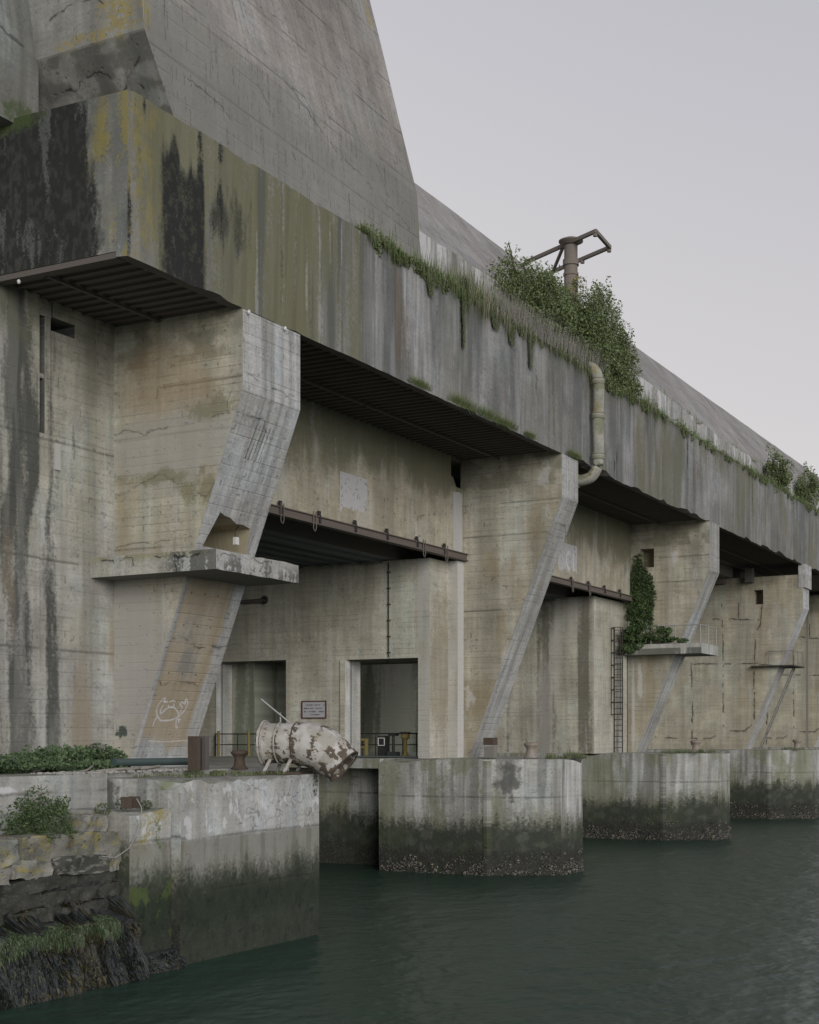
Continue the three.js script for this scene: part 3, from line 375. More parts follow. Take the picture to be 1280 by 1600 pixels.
// ---------------------------------------------------------------- quays
const tide = (o, u, v, s, l1, l2) => { // tidal growth: ragged dark weed line, slime runs, shell-crusted foot
  const g = vn(u * 13 + s, v * 13), gg = vn(u * 27, v * 27), n = (fbm(u * .6 + s, v * .35, 5) - .5) * 1.1 + (fbm(u * 4.5 + s, v * .5, 4) - .5) * .8 + (g - .5) * .35 + (gg - .5) * .35;
  toward(o, [.15, .15, .10], .6 * ss(.9, -.2, v - l1 + n * .8)); const a = ss(.42, -.4, v - l1 + n); toward(o, [.027, .033, .023], a * (.82 + .14 * ss(.3, .6, fbm(u * 3, v * 3, 3))));
  toward(o, [.05, .065, .025], a * .4 * ss(.6, .74, fbm(u * 1.4 + s, v * 1.1, 4) + (g - .5) * .15));
  const b = ss(.3, -.2, v - l2 + n * .7); toward(o, [.018, .018, .016], b * .75); if (gg > .8) toward(o, [.12, .11, .085], b * .6);
  o[3] += a * (gg - .5) * .5;
};
const quayPaint = (s, l1, l2, ext) => (o, u, v) => {
  conc(o, u, v, { a: [.33, .325, .30], b: [.40, .395, .37], s, mot: .55, lift: [3.35], dark: .4, dcol: [.14, .14, .10], white: .7, pits: .5 });
  const g = vn(u * 12, v * 12); times(o, 1 - .35 * ss(.48, .68, fbm(u * 4.1 + s, v * .2, 4)));
  toward(o, [.15, .155, .075], .55 * ss(.52, .66, fbm(u * .8 + s, v * .35 + s, 4) + (g - .5) * .12));
  ext?.(o, u, v, g);
  tide(o, u, v, s, l1, l2);
};
const Q2X = surface([-12, 2.4, -1, 5.2], 40, quayPaint(171, 2.35, 1.05, (o, z, v) => {  toward(o, PALE, .5 * blob(z, v, -4.6, 2.6, .25, .9, .7, 2)); toward(o, [.06, .065, .06], .8 * blob(z, v, -.5, 4.1, .45, .6, 1.0, 3.2)); }));
const Q2Z = surface([55, 64.5, -1, 5.2], 40, quayPaint(173, 2.0, .95, (o, u, v) => toward(o, PALE, .6 * ss(.42, .66, fbm(u * 4.5, v * .14, 5) + (vn(u * 20, v * 20) - .5) * .12) * ss(2.0, 3.0, v + .8 * (fbm(u * 3, 4, 3) - .5)))));
const Q3X = surface([-12, 2.4, -1, 5.2], 30, quayPaint(177, 2.3, 1.0)), Q3Z = surface([78.6, 88, -1, 5.2], 30, quayPaint(179, 2.2, 1.0)), Q4X = surface([-12, 2.4, -1, 5.2], 24, quayPaint(181, 2.6, 1.1)), Q4Z = surface([102, 112, -1, 5.2], 24, quayPaint(183, 2.5, 1.0));
const Q1F = surface([28, 37.2, -1, 5.1], 60, (o, u, v) => {
  conc(o, u, v, { a: [.37, .365, .345], b: [.44, .435, .425], s: 191, mot: .5, lift: [3.3, 1.85], dark: .3, dcol: [.17, .165, .14], white: .3, pits: .4 });
  const g = vn(u * 14, v * 14), gg = vn(u * 28, v * 28);
  const ce = ss(.5, .53, Math.abs(fbm(u * 2.6, v * 2.6, 3) - .5) < .018 ? 1 : 0); if (ce && u > 33 && v > 3.3) { times(o, .62); o[3] -= .3; }   // map cracking
  toward(o, LICHEN, .75 * ss(.48, .62, fbm(u * 1.6 + 7, v * 1.1 + 3, 4) + (gg - .5) * .3) * ss(31.4, 30.2, u + (fbm(v * 2, 3, 3) - .5)) * ss(2.6, 3.4, v));
  toward(o, [.62, .62, .63], .65 * ss(.66, .74, fbm(u * 3.6 + 5, v * 2.2 + 2, 5) + .07 * ss(1.2, .2, Math.hypot(u - 31, (v - 4) * 1.2)) + (gg - .5) * .06) * ss(2.9, 3.3, v));
  // below the lift joint: silted grey-brown, then green slime
  const n = (fbm(u * .7, v * .5, 4) - .5) * .5 + (g - .5) * .22;
  toward(o, [.20, .195, .165], .8 * ss(.06, -.06, v - 3.28 + n * .25)); toward(o, [.12, .12, .09], .5 * ss(.5, .66, fbm(u * 3.2, v * .3 + 2, 5) + (g - .5) * .1) * ss(3.35, 3.2, v)); toward(o, [.05, .062, .038], .92 * ss(.4, -.4, v - 2.4 + n * 1.5 + (fbm(u * 5, v * .4, 4) - .5) * .8));
  toward(o, [.03, .046, .024], .9 * ss(.35, -.3, v - 1.85 + n * 1.3)); toward(o, [.06, .074, .05], .6 * ss(.3, -.3, v - .85 + n * 1.4 + .4 * (fbm(u * .4, 9, 2) - .5)));
  if (v < 2.6) { times(o, mix(1, .34 + .45 * fbm(u * 5, v * 3.2, 4), ss(2.6, 1.9, v + n))); if (gg > .8) times(o, .7); if (vn(u * 17 + 3, v * 17) > .9) times(o, 1.5); }
  if (u < 29.96) toward(o, [.07, .10, .025], .75 * ss(.5, .72, fbm(u * 3.5 + 2, v * 2.2, 5) + .28 * ss(.35, .05, Math.abs(v - 1.95 + .3 * (fbm(u * 4, 6, 3) - .5))) - .14 + (gg - .5) * .15));
  if (vn(u * 7, v * 5) > .9 && v < 1.6) times(o, .5);
});
const BUTX = surface([-1, 2, -1, 5.1], 50, (o, z, v) => { conc(o, z, v, { a: [.30, .29, .26], b: [.36, .35, .32], s: 195, mot: .5 }); tide(o, z, v, 5, 2.9, .4); });
const QLF = surface([8, 30, 2.4, 5.2], 44, (o, u, v) => { conc(o, u, v, { a: [.33, .325, .30], b: [.38, .37, .345], s: 193, mot: .45, lift: [4.55, 4.05], dark: .3, white: .2 }); const g = vn(u * 12, v * 12); toward(o, [.62, .62, .63], .75 * Math.max(blob(u, v, 25.3, 4.6, .5, .1, .6, 4), blob(u, v, 26.3, 4.66, .5, .08, .6, 4))); });
const DECKS = surface([20, 125, -14, 3], 14, (o, u, v) => { conc(o, u, v, { a: [.25, .245, .215], b: [.31, .30, .27], s: 197, mot: .6 }); const g = vn(u * 7, v * 7); toward(o, [.12, .15, .045], .6 * ss(.56, .68, fbm(u * .9, v * .9, 4) + (g - .5) * .2)); });
const edgeJit = (s, a = .05, L = 7) => (x, y, z, l) => l === L ? [a * .8 * (fbm(x * 2 + s, z * 2, 3) - .5), -a * 1.8 * Math.abs(chip(x + z * .7, s, .8)), a * .8 * (fbm(z * 2 + s, x * 2, 3) - .5)] : [.07 * (fbm(y * 1.9 + s, x + z, 4) - .5), 0, .07 * (fbm(y * 1.9 + s + 7, x - z, 4) - .5)];
const rise = (top) => [-2, 0, .7, 1.5, 2.4, 3.3, top - .35, top];
const SHELL = [plain(.085, .08, .062, .6), plain(.025, .025, .025, .45), plain(.20, .19, .145, .8)];
function mussels(parent, path, seed, n, top) { // crust of mussels and barnacles along the foot
  const r = rng(seed), base = new THREE.OctahedronGeometry(1, 0).toNonIndexed(), P = base.attributes.position, sets = [[], [], []];
  const tot = path.reduce((s, p, i) => i ? s + Math.hypot(p[0] - path[i - 1][0], p[1] - path[i - 1][1]) : 0, 0);
  for (let i = 0; i < n; i++) {
    let t = r() * tot, k = 1; for (; k < path.length - 1; k++) { const L = Math.hypot(path[k][0] - path[k - 1][0], path[k][1] - path[k - 1][1]); if (t < L) break; t -= L; }
    const a = path[k - 1], b = path[k], L = Math.hypot(b[0] - a[0], b[1] - a[1]), f = Math.min(1, t / L), x = mix(a[0], b[0], f), z = mix(a[1], b[1], f);
    const y = top * Math.pow(r(), 1.5) * (.55 + .9 * fbm(x * 1.7, z * 1.7 + 4, 3)) - .06; if (fbm(x * 2.6 + z * 2.1, y * 3.2, 4) < .4 + .25 * y) continue; const sz = .018 + .04 * r() * r(), nx = (b[1] - a[1]) / L, nz = -(b[0] - a[0]) / L;
    const m = new THREE.Matrix4().compose(V(x - nx * .012, y, z - nz * .012), new THREE.Quaternion().setFromEuler(new THREE.Euler(r() * 6, r() * 6, r() * 6)), V(sz * .8, sz * 1.7, sz)), q = sets[r() < .3 ? 0 : r() < .68 ? 1 : 2], v = V();
    for (let j = 0; j < P.count; j++) { v.fromBufferAttribute(P, j).applyMatrix4(m); q.push(v.x, v.y, v.z); }
  }
  const g = new THREE.BufferGeometry(); let at = 0; sets.forEach((q, i) => { g.addGroup(at, q.length / 3, i); at += q.length / 3; });
  g.setAttribute('position', new THREE.Float32BufferAttribute(sets.flat(), 3)); g.computeVertexNormals();
  put(new THREE.Mesh(g, SHELL.map((s) => s.mat)), 'mussel_crust', parent).userData.kind = 'stuff';
}
function quayPier(X, name, label, sx, sz, seed, wid = 8.3) {
  const q = thing(name, label, 'quay pier', [0, 0, 0], 'quay piers standing in the water');
  const out = [[X, -44.9], [X, -1.3], [X + 1.8, 1.42], [X + 3.6, 1.62], [X + 4.2, 1.45], [X + wid, -1.3], [X + wid, -44.9], [X + 2.1, -44.9], [X + 2.1, -6.8], [X, -6.6]];
  out.splice(0, 1);
  new Solid().prismY(out, rise(DECK), .45, (ax) => ax === 'x' ? sx : ax === 'z' ? sz : DECKS, edgeJit(seed, .07)).mesh('body', q);
  new Solid().prismY([[X + .02, -44.8], [X + .02, -6.55], [X + 2.3, -6.55], [X + 2.3, -44.8]], [4.55, 4.98], 1.2, (ax) => ax === 'x' ? sx : ax === 'z' ? sz : DECKS).mesh('walkway_slab', q);
  // paler quoin strip standing proud at the turn of the nose
  const g = new Solid(); g.prismY([[X - .03, -1.42], [X - .03, -1.26], [X + .1, -1.1], [X + .18, -1.3]], [-2, 4.4, 4.93], .5, { x: sz, y: DECKS, z: sz }); g.mesh('quoin', q);
  mussels(q, [[X, -6.5], [X, -1.3], [X + 1.8, 1.42], [X + 3.6, 1.62], [X + 4.2, 1.45]], seed, 6500, 1.2);
  return q;
}
quayPier(55.6, 'quay_pier', 'stained concrete pier beneath the second slanting pillar, white streaks over a dark tide line', Q2X, Q2Z, 11);
quayPier(79.25, 'quay_pier', 'concrete pier beneath the ivy-hung third pillar, half hidden by the nearer pier', Q3X, Q3Z, 12, 8.9);
quayPier(103.1, 'quay_pier', 'farthest concrete pier at the right edge beneath the cracked wall', Q4X, Q4Z, 13, 8.9);
quayPier(127, 'quay_pier', 'dim pier mostly beyond the right edge of view', Q4X, Q4Z, 14, 8);

// near quay: square block with a lower buttress, concrete kerb wall and coursed rubble to its left
const nearQuay = thing('quay_wall', 'pale square-cornered concrete quay block nearest the camera with rubble masonry on its left', 'quay');
new Solid().prismY([[30, -.4], [30, 2.0], [36.8, 2.0], [36.86, 1.9], [37.9, -1], [39.8, -3], [39.8, -44.9], [30, -44.9]], rise(4.86), .3, (ax) => ax === 'x' ? Q2X : ax === 'z' ? Q1F : DECKS, (x, y, z, l) => { const j = edgeJit(21, .07)(x, y, z, l); if (l === 7 && x < 30.45 && z > 1.2) { j[1] -= .28 * (1 - (x - 30) / .45); j[2] -= .15; } return j; }).mesh('quay_block', nearQuay);
new Solid().prismY([[28.3, -.6], [28.3, 1.7], [29.94, 1.75], [29.94, -.6]], rise(4.12), .3, (ax) => ax === 'y' ? DECKS : ax === 'x' ? BUTX : Q1F, edgeJit(22, .06)).mesh('buttress', nearQuay);
new Solid().prismY([[8, -.5], [29.2, -.45], [29.98, -.42], [29.98, -44.9], [8, -44.9]], [2.2, 4.6, DECK], .4, (ax) => ax === 'y' ? DECKS : QLF, edgeJit(23, .06, 2)).mesh('kerb_wall', nearQuay);
new Solid().box(30.0, 39.6, 4.5, 4.99, -44.9, -.9, { x: DECKS, y: DECKS, z: QLF }).mesh('deck_slab', nearQuay);
// rubble stones, each its own, in uneven courses
const STONE = [0, 1, 2, 3, 4].map((i) => surface([0, 2, 0, 1], 90, (o, u, v) => {
  conc(o, u + i * 9, v + i * 4, { a: [.15, .147, .125], b: [.23, .225, .195], s: 199 + i, mot: .8, f: .8, pits: .6 });
  if (i < 3) toward(o, LICHEN, .55 * ss(i === 0 ? .48 : .6, i === 0 ? .66 : .74, fbm(u * 2.2 + i * 7, v * 2.4, 4) + (vn(u * 28, v * 28) - .5) * .3));
  if (i === 4) { times(o, .3); toward(o, [.03, .034, .026], .6 * ss(.4, .6, fbm(u * 3, v * 4, 4))); if (vn(u * 30, v * 30) > .86) toward(o, [.14, .135, .11], .6); }
  if (i === 3) toward(o, [.035, .036, .031], .85 * ss(.34, .56, fbm(u * 5, v * 5, 4)));
}, { bump: .06 }));
function stone(cx, cy, cz, w, h, d, seed, s, parent) {
  const g = new THREE.BoxGeometry(w, h, d, 12, 6, 4), P = g.attributes.position, r = seed * 13.7;
  for (let i = 0; i < P.count; i++) { const x = P.getX(i), y = P.getY(i), z = P.getZ(i), ex = 2 * Math.abs(x) / w, ey = 2 * Math.abs(y) / h, ez = 2 * Math.abs(z) / d, e = Math.max(0, ex + ey + ez - 2.1) * .09;
    const n = (fbm(x * 2.4 + r, y * 2.4 + z + r, 4) - .5), m = (fbm(y * 2.6 + r, x * 2.6 - z + r, 4) - .5);
    { const f = fbm(x * 7 + r, y * 7 + z * 3, 3) - .5; P.setXYZ(i, x * (1 - e * .6) + m * .14, y * (1 - e * .6) + n * .16 + x * .12 * (hash(seed) - .5), z * (1 - e * .4) + (n + m) * .2 + f * .12); } }
  g.computeVertexNormals(); g.translate(cx, cy, cz); obj('stone', g, s, parent);
}
{ const r = rng(5); let id = 0;
  for (const [y0, h, z] of [[3.32, .66, .62], [2.86, .44, .66], [2.5, .36, .58], [2.14, .38, .66], [1.8, .34, .72]]) { let x = 20.6 + r(); while (x < 28.1) { const w = Math.min(28.32 - x, .75 + r() * 1.35); if (w < .25) break; stone(x + w / 2, y0 + .05 * (r() - .5), z + .1 * r(), w - .04, h * (.9 + .15 * r()), 1.5, ++id, y0 > 3 ? STONE[r() < .55 ? 0 : 1] : y0 > 2.7 ? STONE[r() < .5 ? 2 : 3] : STONE[4], nearQuay); x += w; } }
  stone(27.6, 3.86, .9, .9, .42, .7, 60, STONE[2], nearQuay); stone(27.9, 3.0, 1.0, .8, .34, .8, 61, STONE[1], nearQuay); }
new Solid().box(8, 28.3, 1.8, 3.2, -.6, .3, { x: DARKC, y: DARKC, z: STONE[3] }).mesh('rubble_core', nearQuay);

// weed-covered bank at the foot of the rubble
const BANK = surface([8, 31, -1, 3.2], 40, (o, u, v) => { const n = fbm(u * 2.5, v * 2.5, 5), g = vn(u * 20, v * 20); o[0] = .019 + .03 * (n - .5); o[1] = .02 + .03 * (n - .5); o[2] = .019 + .028 * (n - .5); times(o, .7 + .6 * g); o[3] = n; }, { bump: .12, rough: .8 });
const bankZ = (x, y) => { const n = fbm(x * .55 + 2, y * .8, 4) - .5, lump = fbm(x * 1.9, y * 1.7 + 5, 4) - .5, fine = fbm(x * 6, y * 5, 3) - .5, h = y > 1.35 ? mix(1.95, 1.3, ss(1.45, 1.75, y)) : mix(2.4, 1.95, ss(-.2, 1.35, y)), q = h + n * .4 + lump * .5 + fine * .14; return x > 28.15 ? Math.min(q, 2.1 + .3 * (n + .2)) : q; };
{ const s = new Solid(), C = [20, 1, -30]; for (let i = 0; i < 150; i++) for (let j = 0; j < 40; j++) { const x = (k) => 8 + 22.0 * Math.pow(k / 150, .75), y = (k) => -1 + 3.4 * k / 40, P = (a, b) => [x(a), y(b) * (x(a) > 28.2 ? .3 : 1), bankZ(x(a), y(b))]; s.face([P(i, j), P(i + 1, j), P(i + 1, j + 1), P(i, j + 1)], { x: BANK, y: BANK, z: BANK }, C); }
  const m = s.mesh('bank'); tag(m, 'dark weed-grown bank at the foot of the rubble wall', 'bank', null, 'structure'); }
function strips(list, widthK = 1) { // thin two-segment ribbons [root, tip, bend, width, colour]
  const p = [], c = []; for (const [a, b, bend, w, col, side] of list) { const m = [(a[0] + b[0]) / 2 + bend[0], (a[1] + b[1]) / 2 + bend[1], (a[2] + b[2]) / 2 + bend[2]], s = side || [1, 0, 0], o = (q, k) => [q[0] + s[0] * w * k, q[1] + s[1] * w * k, q[2] + s[2] * w * k];
    const L = o(a, -.5), R = o(a, .5), ML = o(m, -.45), MR = o(m, .45); p.push(...L, ...R, ...MR, ...L, ...MR, ...ML, ...ML, ...MR, ...b); for (let i = 0; i < 9; i++) c.push(...col); }
  const g = new THREE.BufferGeometry(); g.setAttribute('position', new THREE.Float32BufferAttribute(p, 3)); g.setAttribute('color', new THREE.Float32BufferAttribute(c, 3)); g.computeVertexNormals(); return g; }
const leafy = (rough = .7, tr = 0) => new THREE.MeshPhysicalMaterial({ vertexColors: true, side: THREE.DoubleSide, roughness: rough, ...(tr ? { transmission: tr, thickness: 0 } : {}) });
{ const r = rng(31), L = [];
  for (let i = 0; i < 30000; i++) { const x = 20.5 + 9.4 * Math.sqrt(r()), y = x > 28.2 ? -.1 + .6 * r() * r() : -.15 + 2.2 * r(), yy = x > 28.2 ? y / .3 : y; if (y > 1.35 && fbm(x * 2, y * 2, 3) < .5) continue;
    const cl = fbm(x * 2.6, y * 2.1 + 8, 4), lean = (fbm(x * 1.3 + 30, y * 1.5, 3) - .5) * 1.4, z = bankZ(x, yy) + .02 + .1 * Math.max(0, cl - .45), l = (.07 + .26 * r()) * (.4 + 1.3 * cl), k = (.45 + r()) * (.3 + 1.5 * cl), hue = fbm(x * 1.1 + 9, y * 1.4, 3);
    const col = hue > .55 && r() < .6 ? [.040 * k, .034 * k, .016 * k] : r() < .06 ? [.07 * k, .065 * k, .03 * k] : [.020 * k, .023 * k, .021 * k]; L.push([[x, y, z], [x + lean * l + .2 * l * (r() - .5), y - l, bankZ(x, Math.max(-.9, yy - l)) + .02 + .05 * r()], [.06 * (r() - .5), .01, .04 * r()], .03 + .055 * r(), col, [1, .3 * (r() - .5), .6 * (r() - .5)]]); }
  tag(obj('seaweed', strips(L), leafy(.32)), 'dark hanging seaweed covering the lower bank at the waterline', 'seaweed', null, 'stuff');
  const G = []; for (let i = 0; i < 9000; i++) { const x = 20.5 + 7.0 * Math.sqrt(r()), y = 1.42 + .5 * (r() - .5) + .3 * (fbm(x * .9, 3, 3) - .5); if (fbm(x * 1.5, y * 2, 3) < .3) continue; const z = bankZ(x, y) + .03, k = .6 + .9 * r(); G.push([[x, y, z], [x + .12 * (r() - .5), y - .08 - .16 * r(), z + .05 + .05 * r()], [0, .03, .03], .03 + .04 * r(), r() < .4 ? [.085 * k, .105 * k, .055 * k] : [.03 * k, .052 * k, .018 * k]]); }
  tag(obj('sea_lettuce', strips(G), leafy(.5)), 'bright green weed in a band across the bank above the dark seaweed', 'seaweed', null, 'stuff'); }

// ---------------------------------------------------------------- water
{ const n = 1024, b = new Uint8Array(n * n * 4), per = (x, y, f) => { const a = x * f, c = y * f, fx = Math.floor(a), fy = Math.floor(c), u = a - fx, v = c - fy, s = u * u * (3 - 2 * u), t = v * v * (3 - 2 * v), L = (i, j) => LAT[(((i % f) + f) % f) * 131 + (((j % f) + f) % f) * 977 & 65535]; return mix(mix(L(fx, fy), L(fx + 1, fy), s), mix(L(fx, fy + 1), L(fx + 1, fy + 1), s), t); };
  for (let j = 0; j < n; j++) for (let i = 0; i < n; i++) { const x = i / n, y = j / n, q = .40 * per(x, y, 9) + .30 * per(x + .3, y + .1, 23) + .19 * per(x, y + .6, 51) + .08 * per(x + .1, y, 113) + .03 * per(x, y, 211), k = 4 * (j * n + i); b[k] = b[k + 1] = b[k + 2] = 255 * q; b[k + 3] = 255; }
  const t = new THREE.DataTexture(b, n, n); t.wrapS = t.wrapT = THREE.RepeatWrapping; t.magFilter = THREE.LinearFilter; t.minFilter = THREE.LinearMipmapLinearFilter; t.generateMipmaps = true; t.repeat.set(1, 1); t.needsUpdate = true;
  const g = new THREE.PlaneGeometry(2400, 2400); g.rotateX(-Math.PI / 2); const uv = g.attributes.uv; for (let i = 0; i < uv.count; i++) uv.setXY(i, uv.getX(i) * 2400 / 21, uv.getY(i) * 2400 / 16);
  const m = new THREE.MeshPhysicalMaterial({ color: new THREE.Color().setRGB(.024, .050, .035), roughness: .34, ior: 1.33, bumpMap: t, bumpScale: .18 });
  tag(obj('water', g, m), 'dark green harbour water', 'water', null, 'structure').position.y = 0; }

// ---------------------------------------------------------------- fittings and things on the quays
const PAINT_RUST = surface([0, 1, 0, 1], 640, (o, u0, v0) => { // flaking white paint over rust: worn at the seams, the underside and the lip
  const u = u0 * 4, v = v0 * 2.7, m = fbm(u * 6 + 9, v * 6, 4), f = fbm(u * 7, v * 6, 5), f2 = fbm(u * 18, v * 15, 4), under = Math.abs(u0 - .5) * 2, drip = fbm(u * 12, v * 1.5 + 6, 4);
  let w = (f - .5) * .8 + (f2 - .5) * .55 + (vn(u * 44, v * 44) - .5) * .14 - .27;
  w += .32 * ss(.55, .95, under + (f - .5) * .4); for (const s of [.2, .42, .64]) w += .26 * ss(.055, .0, Math.abs(v0 - s + (f - .5) * .05)); w += .3 * ss(.8, 1, v0 + (f - .5) * .3) + .12 * ss(.85, 1, 1 - under) + .16 * (fbm(u * 1.2, v * 1.4 + 3, 3) - .45);
  o[0] = .48 + .16 * (m - .5); o[1] = .465 + .16 * (m - .5); o[2] = .44 + .15 * (m - .5); o[3] = .7; toward(o, [.26, .24, .19], .6 * ss(.45, .68, fbm(u * 2.2 + 7, v * 2.6, 5)));
  toward(o, [.30, .25, .17], .7 * ss(-.22, .0, w) * ss(.3, .7, drip)); const q = ss(-.05, .07, w + (f2 - .5) * .12); toward(o, [mix(.05, .10, f2), mix(.042, .07, f2), mix(.033, .047, f2)], q * .94); o[3] -= .4 * q;
}, { rough: .8, bump: .012 });
const RUSTY = surface([0, 1, 0, 1], 128, (o, u, v) => { const n = fbm(u * 8, v * 8, 5); o[0] = mix(.05, .10, n); o[1] = mix(.04, .07, n); o[2] = mix(.032, .05, n); o[3] = n; }, { rough: .85, bump: 0 });
const DARKRUST = plain(.045, .037, .032, .8), YELLOW = plain(.23, .18, .06, .8), GALV = plain(.34, .34, .335, .55, .2), GREENP = plain(.055, .085, .08, .55), BLACKP = plain(.018, .018, .02, .6), WHITEP = plain(.62, .61, .58, .7);
function sweep(pts, rad, n, k) { // open shell along a centre line with changing radius; u runs round from the underside, v along
  const c = new THREE.CatmullRomCurve3(pts.map((p) => V(...p)), false, 'centripetal'), P = [], U = [], I = [], R = V(1, 0, 0);
  for (let i = 0; i <= n; i++) { const t = i / n, o = c.getPointAt(t), tan = c.getTangentAt(t), up = V().crossVectors(tan, R).normalize(), rt = V().crossVectors(up, tan).normalize(), q = t * (rad.length - 1), a = Math.min(rad.length - 2, Math.floor(q)), r = mix(rad[a], rad[a + 1], q - a);
    for (let j = 0; j <= k; j++) { const h = j / k * Math.PI * 2 - Math.PI, s = Math.sin(h) * r, u = Math.cos(h) * r * (up.y < -.2 ? -1 : 1); P.push(o.x + rt.x * s + up.x * u, o.y + rt.y * s + up.y * u, o.z + rt.z * s + up.z * u); U.push(j / k, t); } }
  for (let i = 0; i < n; i++) for (let j = 0; j < k; j++) { const a = i * (k + 1) + j, b = a + k + 1; I.push(a, b, a + 1, b, b + 1, a + 1); }
  const g = new THREE.BufferGeometry(); g.setAttribute('position', new THREE.Float32BufferAttribute(P, 3)); g.setAttribute('uv', new THREE.Float32BufferAttribute(U, 2)); g.setIndex(I); g.computeVertexNormals(); return g;
}
{ // old ventilator cowl lying on its legs, mouth over the edge
  const x = 0, t = thing('ventilator_cowl', 'peeling white and rusty ventilator cowl lying on legs at the quay edge', 'cowl', [35.95, 4.86, .62]); t.rotation.y = .21; const Y = -4.86, Z0 = -.62;
  const CL = [[0, .92, 0], [0, .92, .35], [0, .92, .75], [0, .90, 1.25], [.01, .77, 1.8], [.02, .46, 2.25], [.03, .25, 2.5]];
  const body = obj('shell', [sweep(CL, [.60, .60, .61, .66, .68, .64, .58], 40, 36), sweep(CL.map((p) => [p[0], p[1], p[2] + .005]), [.56, .56, .57, .62, .64, .60, .55], 40, 36)], PAINT_RUST, t);
  body.material.side = THREE.DoubleSide;
  const ring = (z, y, r, q, rx = 0) => { const g = new THREE.TorusGeometry(r, q, 8, 40); g.rotateX(rx); g.translate(x, y, z); return g; };
  obj('flange', [ring(0, .92, .65, .055), ring(.08, .92, .63, .03)], PAINT_RUST, t); obj('band', ring(.5, .92, .61, .03), PAINT_RUST, t); obj('band', ring(1.05, .91, .64, .022), RUSTY, t);
  const mouth = new THREE.TorusGeometry(.575, .022, 6, 36); mouth.rotateX(.72); mouth.translate(.03, .24, 2.51); obj('mouth_rim', mouth, RUSTY, t);
  const plate = new THREE.CircleGeometry(.62, 32); plate.translate(0, .92, .01); obj('end_plate', plate, RUSTY, t);
  for (const [dx, z] of [[-.45, .9], [.45, .9], [-.45, 1.55], [.45, 1.55]]) obj('leg', [beam([dx, .5, z - .52], [dx * 1.25, .02, z - .74], .1, .07)], PAINT_RUST, t);
  for (const s of [-1, 1]) obj('base_rail', bx(.55 * s, .04, .6, .08, .07, 1.5), RUSTY, t);
  obj('lever', bar([-.2, 2.25, -.05], [0, 1.5, .85], .028, .022, 6), GALV, t); obj('lug', [bar([0, 1.48, .5], [0, 1.86, .5], .03, .03, 6)], PAINT_RUST, t);
}
{ const t = thing('steel_post', 'short rusty steel section post standing on the quay beside the pillar foot', 'post', [34.05, 4.985, -.45]); obj('flange', bx(-.2, .5, 0, .16, 1.02, .34), RUSTY, t); obj('flange', bx(.2, .51, 0, .2, 1.0, .34), plain(.10, .092, .085, .7), t); obj('web', bx(0, .48, .02, .26, .94, .06), BLACKP, t); }
tag(obj('green_pipe', [bar([32.0, 5.24, -1.9], [35.75, 5.22, -1.9], .115, .115, 14)], GREENP), 'dark green pipe lying across the foot of the thick pillar', 'pipe');
function bollard(x, z, y, s, m, label, category = 'bollard') { const g = new THREE.LatheGeometry([[0, 0], [.33, 0], [.34, .05], [.25, .12], [.2, .3], [.2, .46], [.27, .56], [.33, .6], [.34, .68], [.28, .74], [0, .76]].map((p) => new THREE.Vector2(p[0] * s, p[1] * s)), 20); g.translate(x, y, z); tag(obj('mooring_bollard', g, m), label, category, 'mooring bollards on the quays'); }
const BOLL = surface([0, 1, 0, 1], 96, (o, u, v) => { conc(o, u * 2, v * 2, { a: [.28, .235, .20], b: [.36, .31, .27], s: 211, mot: .5 }); }, { bump: 0 });
bollard(36.0, -.35, 4.98, .78, RUSTY, 'brown mooring bollard behind the rusty cowl'); bollard(59.7, -1.0, 4.99, .95, BOLL, 'mooring bollard on the pier below the second pillar'); bollard(84.7, -1.0, 4.99, 1.0, BOLL, 'pinkish mooring bollard in front of the cracked wall'); bollard(106.4, 0, 4.99, 1.0, BOLL, 'small distant mooring bollard on the farthest pier');
{ const t = thing('pump_box', 'small dark electrical box on the pier by the second pillar foot', 'box', [60.3, 5, -3.3]); obj('cabinet', bx(0, .75, 0, .5, .34, .5), RUSTY, t); obj('plinth', bx(-.2, .26, .1, .4, .52, .5), plain(.2, .19, .17, .9), t); }
{ const t = thing('mooring_bracket', 'rusty channel bracket on the ledge where a rope is tied', 'bracket', [28.62, 4.13, 1.35]); obj('plate', bx(0, .17, 0, .05, .3, .3, .2), RUSTY, t); obj('plate', bx(.32, .17, 0, .08, .3, .3, .2), RUSTY, t); obj('back', bx(.16, .17, -.1, .34, .28, .05), BLACKP, t); }
tag(obj('rope', tube([[28.78, 4.4, 1.55], [28.7, 4.15, 1.78], [28.45, 3.6, 1.85], [28.25, 3.2, 1.75], [27.9, 2.98, 1.6], [27.5, 3.02, 1.5]], .014, 40, 6), plain(.30, .29, .26, .9)), 'pale frayed rope hanging from the bracket over the rubble', 'rope');
